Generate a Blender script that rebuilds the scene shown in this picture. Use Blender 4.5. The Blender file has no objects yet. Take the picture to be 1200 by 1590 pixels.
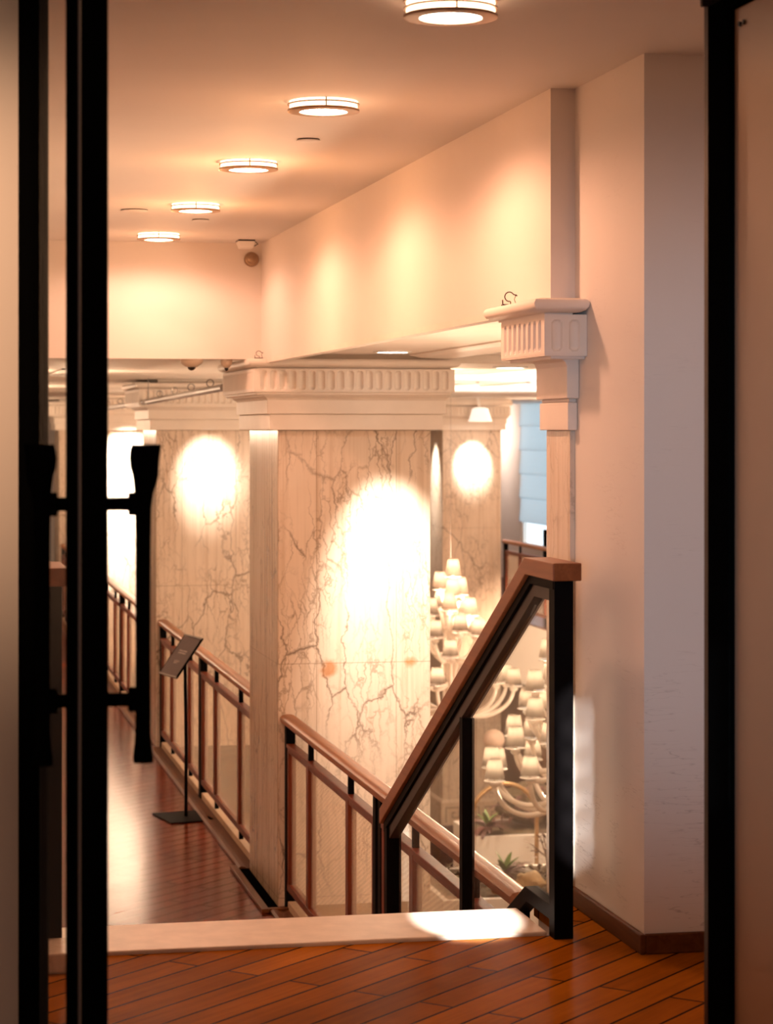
import bpy, bmesh, math, random
from mathutils import Vector, Matrix

random.seed(7)
S = bpy.context.scene
COL = S.collection
R = math.radians
PI = math.pi

# ------------------------------------------------------------------ camera
cam = bpy.data.cameras.new('camera')
cam.sensor_fit = 'VERTICAL'
cam.sensor_width = 27.2
cam.sensor_height = 36.0
cam.lens = 3576.0 / 1590.0 * 36.0
cam.shift_y = -127.0 / 1590.0
cam.clip_end = 200
cam.dof.use_dof = True
cam.dof.focus_distance = 8.5
cam.dof.aperture_fstop = 6.0
camo = bpy.data.objects.new('camera', cam)
COL.objects.link(camo)
camo.location = (0, 0, 1.5)
camo.rotation_euler = (R(90), 0, R(-11.6))
S.camera = camo

# ------------------------------------------------------------------ world, exposure
S.view_settings.view_transform = 'Standard'
S.view_settings.look = 'None'
S.view_settings.gamma = 1.0
S.view_settings.use_curve_mapping = False
S.view_settings.exposure = 0.62
W = bpy.data.worlds.new('world')
S.world = W
W.use_nodes = True
W.node_tree.nodes['Background'].inputs[0].default_value = (0.60, 0.72, 1.0, 1)
W.node_tree.nodes['Background'].inputs[1].default_value = 0.10
S.cycles.use_denoising = True
S.cycles.max_bounces = 10
S.cycles.transparent_max_bounces = 24
S.cycles.sample_clamp_indirect = 8

# ------------------------------------------------------------------ lights
WARM = (1.0, 0.49, 0.25)
WARM2 = (1.0, 0.68, 0.45)
NEUT = (1.0, 0.86, 0.72)

def lamp(name, kind, loc, power, color, target=None, size=0.05, angle=60, blend=0.4):
    l = bpy.data.lights.new(name, kind)
    l.energy = power
    l.color = color
    if kind in ('POINT', 'SPOT'):
        l.shadow_soft_size = size
    if kind == 'SPOT':
        l.spot_size = R(angle)
        l.spot_blend = blend
    if kind == 'AREA':
        l.shape = 'RECTANGLE'
        l.size, l.size_y = size
    o = bpy.data.objects.new(name, l)
    COL.objects.link(o)
    o.location = loc
    if target is not None:
        d = Vector(target) - Vector(loc)
        o.rotation_euler = d.to_track_quat('-Z', 'Y').to_euler()
    return o

CL_X = 1.32
CL_Y = (5.63, 7.46, 9.19, 10.97, 12.66)
CL_Z = 2.58
for i, y in enumerate(CL_Y):
    lamp('ceiling_light_beam', 'SPOT', (CL_X, y, CL_Z - 0.075), (6, 31, 26, 25, 17)[i], ((1.0, 0.40, 0.16), (1.0, 0.47, 0.28), (1.0, 0.48, 0.30), (1.0, 0.48, 0.31), (1.0, 0.54, 0.38))[i], (CL_X, y, 0), 0.06, 172, 0.36)
    lamp('ceiling_fill', 'POINT', (CL_X, y, 2.28), (0.0, 1.6, 4.4, 4.4, 2.0)[i], (1.0, 0.42, 0.16), None, 0.0)  # added fill point below each fixture, brightens ceiling and upper walls
PIL_Y = (13.196, 20.04, 26.86, 33.68, 40.5)  # walkway group (pillars, railings, sign, pipes) scaled about the camera, baked into plain numbers
# recessed downlights that wash the pillar fronts
for (x, y, z, tx, ty, tz, p, a) in (
        (2.62, 12.54, 1.915, 2.75, 13.196, 0.48, 440, 41),
        (2.53, 19.17, 1.89, 2.52, 20.04, 1.11, 250, 34),
        (2.53, 26.00, 1.89, 2.40, 26.86, 0.85, 1500, 54),
        (7.57, 30.48, 1.60, 7.60, 31.10, 1.05, 300, 42),
        (6.75, 31.5, 1.75, 7.18, 31.55, 0.75, 300, 44)):
    lamp('pillar_downlight', 'SPOT', (x, y, z), p, NEUT, (tx, ty, tz), 0.03, a, 1.0)
CHAND = ((5.1, 17.9, -1.19), (5.1, 21.75, -0.88))
lamp('atrium_fill', 'POINT', (5.2, 10.2, 0.5), 115, WARM2, None, 0.2)  # unseen fill points, hung free to brighten the atrium
lamp('bay_fill', 'SPOT', (3.0, 9.6, 0.4), 130, WARM2, (2.6, 9.9, 3), 0.2, 130, 0.6)  # fill aimed up, added to lift the soffit bay; no fixture there
lamp('atrium_fill', 'POINT', (7.0, 22.5, 1.2), 420, WARM2, None, 0.2)
lamp('atrium_fill', 'POINT', (3.6, 16.6, 1.0), 90, WARM2, None, 0.2)
lamp('atrium_ceiling_fill', 'SPOT', (5.6, 18.6, 0.9), 220, NEUT, (5.6, 18.6, 3), 0.2, 160, 0.5)  # upward fill added to whiten the atrium ceiling
lamp('atrium_ceiling_fill', 'SPOT', (6.6, 24.0, 0.9), 220, NEUT, (6.6, 24.0, 3), 0.2, 160, 0.5)
lamp('walkway_fill', 'POINT', (1.2, 17.2, 1.60), 14, WARM2, None, 0.0)  # added points without fixtures, fill for the walkway and pillar fronts
lamp('walkway_fill', 'POINT', (1.0, 23.2, 1.60), 32, WARM2, None, 0.10)
lamp('walkway_fill', 'POINT', (1.0, 32.0, 1.60), 55, WARM2, None, 0.10)
lamp('gallery_fill', 'POINT', (9.3, 31.0, 1.50), 70, WARM2, None, 0.15)  # fill added out of view to lift the far gallery wall
lamp('gallery_fill', 'POINT', (9.3, 38.6, 1.40), 40, (1.0, 0.80, 0.70), None, 0.15)
lamp('lobby_fill', 'POINT', (6.0, 20.5, -1.6), 60, WARM2, None, 0.15)  # out-of-view fill added for the lower storey
lamp('lobby_fill', 'POINT', (8.3, 26.0, -2.2), 50, WARM2, None, 0.15)
lamp('entrance_fill', 'POINT', (-0.6, 2.2, 2.5), 14, (1.0, 0.60, 0.34), None, 0.15)  # weak unseen fill, added for the right door panel
lamp('entrance_wall_fill', 'SPOT', (-0.5, 3.4, 2.6), 95, (1.0, 0.58, 0.34), (0.14, 5.05, 1.75), 0.08, 40, 1.0)  # spot added to warm the wall strip left of the doorway
# added spots standing in for unseen daylight from the entrance side
lamp('entrance_daylight', 'SPOT', (-1.0, -1.8, 1.5), 480, (0.54, 0.77, 1.0), (2.25, 6.316, 1.25), 0.30, 15, 0.8)
lamp('daylight_patch_spot', 'SPOT', (1.30, 2.6, 2.85), 4200, (1.0, 0.95, 0.90), (1.65, 6.84, 0.0), 0.02, 4.0, 0.3)  # shaped to throw the bright patch on the nosing
for zt_ in (0.10, 0.20, 0.30, 0.40, 0.50):
    lamp('daylight_patch_spot', 'SPOT', (0.797, -1.7, 2.3), 4200, (0.95, 0.97, 1.0), (2.05, 7.36, zt_), 0.02, 1.25, 0.3)  # narrow spots stacked to form the pale patch on the right wall
lamp('gallery_edge_fill', 'SPOT', (3.6, 16.4, 1.2), 17000, WARM2, (7.95, 28.9, -1.45), 0.05, 12, 0.8)  # strong fill added from behind the pillar for the gallery slab edge

# ------------------------------------------------------------------ materials
class NT:
    def __init__(s, name):
        s.m = bpy.data.materials.new(name)
        s.m.use_nodes = True
        s.t = s.m.node_tree
        s.b = s.t.nodes['Principled BSDF']
    def n(s, kind, **kw):
        nd = s.t.nodes.new(kind)
        for k, v in kw.items():
            if k in nd.inputs.keys() and not hasattr(nd, k):
                s.set(nd.inputs[k], v)
            else:
                setattr(nd, k, v)
        return nd
    def set(s, sock, v):
        if hasattr(v, 'links') or isinstance(v, bpy.types.NodeSocket):
            s.t.links.new(v, sock)
        else:
            sock.default_value = v
    def math(s, op, a, b=0.0, c=None):
        nd = s.t.nodes.new('ShaderNodeMath')
        nd.operation = op
        s.set(nd.inputs[0], a)
        s.set(nd.inputs[1], b)
        if c is not None:
            s.set(nd.inputs[2], c)
        return nd.outputs[0]
    def pos(s):
        return s.t.nodes.new('ShaderNodeNewGeometry').outputs['Position']
    def mapping(s, vec, scale=(1, 1, 1), rot=(0, 0, 0), loc=(0, 0, 0)):
        nd = s.t.nodes.new('ShaderNodeMapping')
        s.t.links.new(vec, nd.inputs['Vector'])
        nd.inputs['Scale'].default_value = scale
        nd.inputs['Rotation'].default_value = rot
        nd.inputs['Location'].default_value = loc
        return nd.outputs[0]
    def noise(s, vec, scale, detail=4, rough=0.55, dist=0.0):
        nd = s.t.nodes.new('ShaderNodeTexNoise')
        s.t.links.new(vec, nd.inputs['Vector'])
        nd.inputs['Scale'].default_value = scale
        nd.inputs['Detail'].default_value = detail
        nd.inputs['Roughness'].default_value = rough
        nd.inputs['Distortion'].default_value = dist
        return nd.outputs['Fac']
    def ramp(s, fac, stops):
        nd = s.t.nodes.new('ShaderNodeValToRGB')
        s.set(nd.inputs[0], fac)
        e = nd.color_ramp.elements
        while len(e) < len(stops):
            e.new(0.5)
        for i, (p, c) in enumerate(stops):
            e[i].position = p
            e[i].color = c if len(c) == 4 else (*c, 1)
        return nd.outputs[0]
    def mix(s, fac, a, b, blend='MIX'):
        nd = s.t.nodes.new('ShaderNodeMix')
        nd.data_type = 'RGBA'
        nd.blend_type = blend
        s.set(nd.inputs[0], fac)
        for sock, v in ((nd.inputs[6], a), (nd.inputs[7], b)):
            if isinstance(v, tuple):
                v = (*v, 1) if len(v) == 3 else v
            s.set(sock, v)
        return nd.outputs[2]
    def bump(s, h, strength=0.1, dist=0.01):
        nd = s.t.nodes.new('ShaderNodeBump')
        nd.inputs['Strength'].default_value = strength
        nd.inputs['Distance'].default_value = dist
        s.set(nd.inputs['Height'], h)
        s.t.links.new(nd.outputs[0], s.b.inputs['Normal'])
    def P(s, **kw):
        for k, v in kw.items():
            key = {'color': 'Base Color', 'rough': 'Roughness', 'metal': 'Metallic', 'spec': 'Specular IOR Level',
                   'emit': 'Emission Color', 'estr': 'Emission Strength', 'trans': 'Transmission Weight',
                   'coat': 'Coat Weight', 'crough': 'Coat Roughness', 'alpha': 'Alpha', 'sss': 'Subsurface Weight'}[k]
            if isinstance(v, tuple) and len(v) == 3:
                v = (*v, 1)
            s.set(s.b.inputs[key], v)
        return s.m

def m_plain(name, col, rough=0.5, var=0.06, scale=3.0, metal=0.0, spec=0.5, bump=0.0, bscale=60):
    t = NT(name)
    p = t.pos()
    f = t.noise(p, scale, 5)
    a = tuple(max(0, c * (1 - var)) for c in col)
    b = tuple(min(1, c * (1 + var)) for c in col)
    c = t.ramp(f, [(0.3, a), (0.7, b)])
    t.P(color=c, rough=rough, metal=metal, spec=spec)
    if bump:
        t.bump(t.noise(p, bscale, 3), bump, 0.004)
    return t.m

def m_emit(name, col, strength):
    t = NT(name)
    t.P(color=(0.9, 0.85, 0.8), emit=col, estr=strength, rough=0.4)
    return t.m

def m_wall(name, col, scuffs=False):
    t = NT(name)
    p = t.pos()
    f = t.noise(p, 1.2, 6)
    c = t.ramp(f, [(0.3, tuple(x * 0.95 for x in col)), (0.7, col)])
    if scuffs:
        q = t.mapping(p, (1.5, 1.5, 16), (0.0, R(14), 0))
        g = t.noise(q, 2.2, 3, 0.6, 0.4)
        line = t.ramp(t.math('ABSOLUTE', t.math('SUBTRACT', g, 0.5)), [(0.0, (1, 1, 1)), (0.011, (0, 0, 0))])
        msk = t.ramp(t.noise(p, 4.0, 3), [(0.52, (0, 0, 0)), (0.62, (0.5, 0.5, 0.5))])
        zz = t.n('ShaderNodeSeparateXYZ')
        t.t.links.new(p, zz.inputs[0])
        low = t.ramp(t.math('DIVIDE', zz.outputs[2], 1.5), [(0.1, (1, 1, 1)), (1.0, (0.15, 0.15, 0.15))])
        f2 = t.math('MULTIPLY', t.math('MULTIPLY', line, msk), low)
        c = t.mix(f2, c, (0.22, 0.17, 0.14))
    t.P(color=c, rough=0.62, spec=0.3)
    t.bump(t.noise(p, 140, 2), 0.05, 0.002)
    return t.m

def m_marble(name, base, joints=True, vein=(0.16, 0.11, 0.08), dense=1.0, grain=(0.82, 0.76, 0.70)):
    t = NT(name)
    p = t.pos()
    warp = t.noise(t.mapping(p, (1, 1, 0.5)), 2.5, 5)
    wv = t.n('ShaderNodeVectorMath', operation='SCALE')
    wn = t.n('ShaderNodeTexNoise')
    t.t.links.new(p, wn.inputs['Vector'])
    wn.inputs['Scale'].default_value = 5.0
    wn.inputs['Detail'].default_value = 9
    wn.inputs['Roughness'].default_value = 0.62
    t.t.links.new(wn.outputs['Color'], wv.inputs[0])
    wv.inputs['Scale'].default_value = 0.15
    add = t.n('ShaderNodeVectorMath', operation='ADD')
    t.t.links.new(p, add.inputs[0])
    t.t.links.new(wv.outputs[0], add.inputs[1])
    q = add.outputs[0]
    def veins(scale, w, loc, stretch):
        vo = t.n('ShaderNodeTexVoronoi', feature='DISTANCE_TO_EDGE')
        t.t.links.new(t.mapping(q, (1, 1, stretch), (0.22, 0.28, 0.1), loc), vo.inputs['Vector'])
        vo.inputs['Scale'].default_value = scale
        return t.ramp(vo.outputs['Distance'], [(0.0, (1, 1, 1)), (w * 0.4, (0.5, 0.5, 0.5)), (w, (0, 0, 0))])
    v1 = veins(4.2, 0.026, (3, 1, 2), 0.34)
    v2 = veins(10.5, 0.040, (8, 4, 1), 0.19)
    v3 = veins(19.0, 0.07, (2, 7, 5), 0.22)
    m3 = t.ramp(t.noise(t.mapping(p, (1, 1, 0.6), (0, 0, 0), (9, 2, 4)), 3.1, 4), [(0.42, (0, 0, 0)), (0.60, (0.8, 0.8, 0.8))])
    m1 = t.ramp(t.noise(p, 1.7, 3), [(0.40, (0, 0, 0)), (0.60, (1, 1, 1))])
    m2 = t.ramp(t.noise(t.mapping(p, (1, 1, 1), (0, 0, 0), (5, 5, 5)), 2.4, 3), [(0.47, (0, 0, 0)), (0.66, (0.85, 0.85, 0.85))])
    streak = t.noise(t.mapping(p, (30, 30, 0.7), (0.03, 0.05, 0)), 1.0, 6, 0.65)
    c = t.ramp(streak, [(0.30, tuple(x * y for x, y in zip(base, grain))), (0.50, base), (0.8, tuple(min(1, x * 1.06) for x in base))])
    cloud = t.ramp(warp, [(0.35, (0.92, 0.89, 0.86)), (0.65, (1, 1, 1))])
    c = t.mix(1.0, c, cloud, 'MULTIPLY')
    c = t.mix(t.math('MULTIPLY', t.math('MULTIPLY', v1, m1), 0.95 * dense), c, vein)
    c = t.mix(t.math('MULTIPLY', t.math('MULTIPLY', v2, m2), 0.85 * dense), c, (0.22, 0.155, 0.11))
    c = t.mix(t.math('MULTIPLY', t.math('MULTIPLY', v3, m3), dense), c, (0.27, 0.19, 0.13))
    # an ochre seam near the corner of the slabs
    seam = t.noise(t.mapping(q, (7, 7, 0.6), (0, 0, 0), (1.3, 2.2, 0)), 1.0, 5, 0.7)
    c = t.mix(t.ramp(seam, [(0.72, (0, 0, 0)), (0.78, (0.5, 0.5, 0.5))]), c, (0.40, 0.25, 0.11))
    if joints:
        s = t.n('ShaderNodeSeparateXYZ')
        t.t.links.new(p, s.inputs[0])
        def line(coord, at, period, w):
            u = t.math('SUBTRACT', coord, at - period / 2)
            u = t.math('FLOORED_MODULO', u, period)
            u = t.math('ABSOLUTE', t.math('SUBTRACT', u, period / 2))
            return t.math('LESS_THAN', u, w)
        j = t.math('MAXIMUM', line(s.outputs[2], 0.144, 1.356, 0.0024), line(s.outputs[0], 2.294, 50, 0.0022))
        j = t.math('MAXIMUM', j, line(s.outputs[0], 2.767, 50, 0.0022))
        j = t.math('MAXIMUM', j, line(s.outputs[1], 13.196 + 0.866, 6.84, 0.004))
        c = t.mix(t.math('MULTIPLY', j, 0.6), c, (0.25, 0.17, 0.11))
        # rust stains under the joint of the near pillar
        for (sx, sz, r) in ((2.366, 0.119, 0.042), (2.854, 0.130, 0.028)):
            cv = t.n('ShaderNodeCombineXYZ', X=sx, Y=13.196, Z=sz)
            dn = t.n('ShaderNodeVectorMath', operation='DISTANCE')
            t.t.links.new(q, dn.inputs[0])
            ad = t.n('ShaderNodeVectorMath', operation='ADD')
            t.t.links.new(cv.outputs[0], ad.inputs[0])
            ad.inputs[1].default_value = (0.075, 0.075, 0.075)
            t.t.links.new(ad.outputs[0], dn.inputs[1])
            f = t.ramp(t.math('DIVIDE', dn.outputs['Value'], r * 1.6), [(0.4, (0.75, 0.75, 0.75)), (1.0, (0, 0, 0))])
            c = t.mix(f, c, (0.45, 0.16, 0.03))
    t.P(color=c, rough=0.22, spec=0.45)
    return t.m

def m_wood(name, dark, light, axis='y', rough=0.28, scale=1.0, coat=0.2):
    t = NT(name)
    tc = t.pos()
    sc = {'y': (30, 1.6, 30), 'x': (1.6, 30, 30), 'z': (30, 30, 1.6)}[axis]
    q = t.mapping(tc, tuple(x * scale for x in sc))
    f = t.noise(q, 1.0, 5, 0.6, 0.5)
    c = t.ramp(f, [(0.3, dark), (0.7, light)])
    t.P(color=c, rough=rough, spec=0.22)
    return t.m

def m_parquet(name, dark, mid, light, rough, plank=0.105, length=1.1, gap=0.0035, spec=0.004):
    t = NT(name)
    p = t.pos()
    q = t.mapping(p, (1, 1, 1), (0, 0, R(-45)))
    br = t.n('ShaderNodeTexBrick')
    t.t.links.new(q, br.inputs['Vector'])
    br.offset = 0.37
    br.inputs['Scale'].default_value = 1.0
    br.inputs['Brick Width'].default_value = length
    br.inputs['Row Height'].default_value = plank
    br.inputs['Mortar Size'].default_value = gap
    br.inputs['Mortar Smooth'].default_value = 0.2
    br.inputs['Bias'].default_value = 0.0
    br.inputs['Color1'].default_value = (0, 0, 0, 1)
    br.inputs['Color2'].default_value = (1, 1, 1, 1)
    br.inputs['Mortar'].default_value = (0.5, 0.5, 0.5, 1)
    base = t.ramp(br.outputs['Color'], [(0.0, dark), (0.5, mid), (1.0, light)])
    grain = t.noise(t.mapping(q, (2.0, 45, 1)), 1.0, 5, 0.65, 0.4)
    g = t.ramp(grain, [(0.3, (0.80, 0.77, 0.75)), (0.7, (1.05, 1.04, 1.03))])
    c = t.mix(1.0, base, g, 'MULTIPLY')
    cl = t.ramp(t.noise(p, 2.2, 4), [(0.35, (0.75, 0.72, 0.7)), (0.7, (1.05, 1.05, 1.05))])
    c = t.mix(1.0, c, cl, 'MULTIPLY')
    c = t.mix(br.outputs['Fac'], c, tuple(x * 0.08 for x in dark))
    rr = t.ramp(t.noise(p, 7, 5), [(0.3, (rough * 0.92,) * 3), (0.75, (rough * 1.1,) * 3)])
    t.P(color=c, rough=rr, spec=spec)
    h = t.math('ADD', t.math('MULTIPLY', br.outputs['Fac'], -1.0), t.math('MULTIPLY', grain, 0.15))
    t.bump(h, 0.06, 0.002)
    return t.m

def m_pane(name, tint=(0.93, 0.95, 0.94), refl=0.08, rough=0.02, reeded=False, cap=0.12):
    t = NT(name)
    tr = t.n('ShaderNodeBsdfTransparent')
    tr.inputs[0].default_value = (*tint, 1)
    gl = t.n('ShaderNodeBsdfGlossy')
    gl.inputs[0].default_value = (1, 1, 1, 1)
    gl.inputs['Roughness'].default_value = rough
    fr = t.n('ShaderNodeFresnel')
    fr.inputs[0].default_value = 1.45
    f = t.math('MINIMUM', t.math('ADD', t.math('MULTIPLY', fr.outputs[0], 0.7), refl * 0.3), cap)
    mx = t.n('ShaderNodeMixShader')
    t.t.links.new(f, mx.inputs[0])
    t.t.links.new(tr.outputs[0], mx.inputs[1])
    t.t.links.new(gl.outputs[0], mx.inputs[2])
    out = mx.outputs[0]
    if reeded:
        p = t.pos()
        w = t.n('ShaderNodeTexWave')
        w.wave_type = 'BANDS'
        w.bands_direction = 'Z'
        t.t.links.new(t.mapping(p, (1, 1, 1), (R(20), 0, 0)), w.inputs['Vector'])
        w.inputs['Scale'].default_value = 14
        w.inputs['Distortion'].default_value = 0.3
        bp = t.n('ShaderNodeBump')
        bp.inputs['Strength'].default_value = 0.25
        bp.inputs['Distance'].default_value = 0.004
        t.t.links.new(w.outputs['Fac'], bp.inputs['Height'])
        t.t.links.new(bp.outputs[0], gl.inputs['Normal'])
        df = t.n('ShaderNodeBsdfDiffuse')
        df.inputs[0].default_value = (0.80, 0.68, 0.56, 1)
        tl = t.n('ShaderNodeBsdfTranslucent')
        tl.inputs[0].default_value = (0.88, 0.76, 0.62, 1)
        ad = t.n('ShaderNodeMixShader')
        ad.inputs[0].default_value = 0.6
        t.t.links.new(df.outputs[0], ad.inputs[1])
        t.t.links.new(tl.outputs[0], ad.inputs[2])
        m2 = t.n('ShaderNodeMixShader')
        fac = t.ramp(w.outputs['Fac'], [(0.2, (0.20, 0.20, 0.20)), (0.8, (0.29, 0.29, 0.29))])
        t.t.links.new(fac, m2.inputs[0])
        t.t.links.new(out, m2.inputs[1])
        t.t.links.new(ad.outputs[0], m2.inputs[2])
        out = m2.outputs[0]
    t.t.links.new(out, t.t.nodes['Material Output'].inputs['Surface'])
    return t.m

def m_shade(name):
    t = NT(name)
    p = t.pos()
    df = t.n('ShaderNodeBsdfDiffuse')
    df.inputs[0].default_value = (0.10, 0.08, 0.065, 1)
    tl = t.n('ShaderNodeBsdfTranslucent')
    c = t.ramp(t.noise(p, 90, 2), [(0.3, (0.26, 0.19, 0.145)), (0.7, (0.32, 0.235, 0.18))])
    t.t.links.new(c, tl.inputs[0])
    mx = t.n('ShaderNodeMixShader')
    mx.inputs[0].default_value = 0.55
    t.t.links.new(df.outputs[0], mx.inputs[1])
    t.t.links.new(tl.outputs[0], mx.inputs[2])
    t.t.links.new(mx.outputs[0], t.t.nodes['Material Output'].inputs['Surface'])
    return t.m

M = {}
M['wall'] = m_wall('cream_paint', (0.80, 0.725, 0.66))
M['wall_scuffed'] = m_wall('scuffed_cream_paint', (0.80, 0.74, 0.68), True)
M['ceiling'] = m_wall('ceiling_paint', (0.76, 0.72, 0.68))
M['plaster'] = m_plain('plaster', (0.78, 0.70, 0.62), 0.5, 0.04, 5, spec=0.3)
M['plaster_white'] = m_plain('white_plaster', (0.82, 0.79, 0.75), 0.55, 0.03, 4, spec=0.3)
M['marble'] = m_marble('veined_marble', (0.72, 0.60, 0.49))
M['marble_side'] = m_marble('brown_veined_shaded_marble', (0.56, 0.42, 0.30), True, grain=(0.42, 0.34, 0.26))  # brown veining, with the base darkened for shade on the side face
M['marble_plain'] = m_marble('pale_marble', (0.74, 0.62, 0.50), False, dense=0.6)
M['sill'] = m_plain('pale_stone', (0.66, 0.55, 0.46), 0.32, 0.10, 14, spec=0.4)
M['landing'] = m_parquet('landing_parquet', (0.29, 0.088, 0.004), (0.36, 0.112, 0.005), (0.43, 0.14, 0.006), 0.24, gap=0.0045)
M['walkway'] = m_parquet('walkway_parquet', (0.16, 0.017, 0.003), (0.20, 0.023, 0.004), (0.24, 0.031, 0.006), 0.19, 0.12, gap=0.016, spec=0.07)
M['lobby'] = m_parquet('lobby_parquet', (0.22, 0.11, 0.03), (0.32, 0.17, 0.05), (0.40, 0.22, 0.07), 0.35)
M['rail_y'] = m_wood('handrail_wood', (0.17, 0.046, 0.012), (0.34, 0.12, 0.034), 'y', 0.34)
M['frame_wood'] = m_wood('frame_wood', (0.085, 0.012, 0.003), (0.18, 0.034, 0.008), 'z', 0.36)
M['stair_wood'] = m_wood('stair_rail_wood', (0.17, 0.048, 0.014), (0.27, 0.090, 0.028), 'y', 0.38)
M['baseboard'] = m_wood('baseboard_wood', (0.075, 0.022, 0.005), (0.15, 0.050, 0.012), 'y', 0.45)
M['black'] = m_plain('black_metal', (0.0035, 0.0025, 0.0025), 0.5, 0.15, 6, spec=0.025)
M['door_black'] = m_plain('black_door_frame', (0.002, 0.002, 0.002), 0.9, 0.1, 6, spec=0.0)
M['bronze'] = m_plain('dark_bronze', (0.024, 0.011, 0.008), 0.42, 0.2, 9, spec=0.2)
M['pane'] = m_pane('clear_pane')
M['pane_thin'] = m_pane('door_pane', (0.94, 0.94, 0.93), 0.03, 0.02, False, 0.05)
M['reeded'] = m_pane('reeded_pane', (0.95, 0.91, 0.87), 0.03, 0.08, True, 0.10)
M['lamp_side'] = m_emit('lamp_side_glow', (1.0, 0.60, 0.36), 3.2)
M['lamp_disc'] = m_emit('lamp_disc_glow', (1.0, 0.88, 0.74), 9.0)
M['lamp_metal'] = m_plain('lamp_rim_metal', (0.38, 0.26, 0.17), 0.35, 0.1, 30, metal=0.7)
M['downlight'] = m_emit('downlight_glow', (1.0, 0.92, 0.82), 14.0)
M['bulb'] = m_emit('bulb_glow', (1.0, 0.80, 0.58), 60.0)
M['shade'] = m_shade('lampshade_fabric')
M['opal'] = m_plain('opal_glass', (0.86, 0.77, 0.68), 0.12, 0.05, 9, spec=0.6)
M['grey_metal'] = m_plain('grey_metal', (0.30, 0.27, 0.25), 0.45, 0.12, 20, metal=0.5)
M['white_metal'] = m_plain('white_enamel', (0.82, 0.80, 0.76), 0.35, 0.03, 8)
M['beige_plastic'] = m_plain('beige_plastic', (0.62, 0.50, 0.38), 0.35, 0.05, 9)
M['dark_glass'] = m_plain('dark_dome', (0.02, 0.014, 0.01), 0.08, 0.1, 9)
M['blind'] = m_plain('pale_blind_fabric', (0.70, 0.78, 0.82), 0.8, 0.03, 30)
M['daylight'] = m_emit('daylit_pane', (0.66, 0.82, 0.92), 1.0)
M['sign_face'] = m_plain('sign_face', (0.085, 0.050, 0.048), 0.4, 0.08, 40)
M['lettering'] = m_plain('sign_lettering', (0.42, 0.34, 0.32), 0.5, 0.02, 40)
M['brown_wall'] = m_plain('brown_panel', (0.24, 0.13, 0.075), 0.5, 0.1, 3)
M['dark_stone'] = m_plain('dark_stone', (0.045, 0.024, 0.020), 0.25, 0.25, 6)
M['line'] = m_plain('incised_line', (0.20, 0.13, 0.09), 0.6, 0.05, 20)
M['leaf_red'] = m_plain('red_brown_leaf', (0.10, 0.035, 0.030), 0.45, 0.4, 14)
M['leaf_green'] = m_plain('green_leaf', (0.10, 0.20, 0.035), 0.45, 0.3, 14)
M['moss'] = m_plain('dark_moss', (0.085, 0.060, 0.030), 0.9, 0.5, 18, bump=0.5, bscale=40)
M['rock'] = m_plain('ochre_rock', (0.36, 0.22, 0.08), 0.7, 0.35, 8, bump=0.4, bscale=14)
M['twig'] = m_plain('twig_brown', (0.14, 0.065, 0.030), 0.7, 0.2, 20)
M['gold'] = m_plain('gold_tube', (0.48, 0.30, 0.14), 0.35, 0.1, 10, metal=0.6)
M['globe'] = m_plain('pink_globe', (0.74, 0.56, 0.46), 0.5, 0.04, 6)
M['opal_glow'] = m_emit('opal_shade_glow', (1.0, 0.90, 0.80), 0.55)
M['curb'] = m_plain('shaded_curb_plaster', (0.46, 0.31, 0.20), 0.6, 0.1, 5)  # plaster colour darkened for the shade the curb lies in
def m_boards(name, col):
    t = NT(name)
    p = t.pos()
    sp = t.n('ShaderNodeSeparateXYZ')
    t.t.links.new(p, sp.inputs[0])
    def seam(coord, period, w):
        u = t.math('FLOORED_MODULO', coord, period)
        return t.math('LESS_THAN', u, w)
    f = t.math('MAXIMUM', seam(sp.outputs[1], 0.61, 0.018), seam(sp.outputs[0], 1.22, 0.006))
    c = t.ramp(t.noise(p, 2.0, 5), [(0.3, tuple(x * 0.93 for x in col)), (0.7, col)])
    t.P(color=t.mix(t.math('MULTIPLY', f, 0.5), c, tuple(x * 0.35 for x in col)), rough=0.6, spec=0.3)
    return t.m
M['soffit'] = m_boards('soffit_board', (0.76, 0.69, 0.61))

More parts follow.
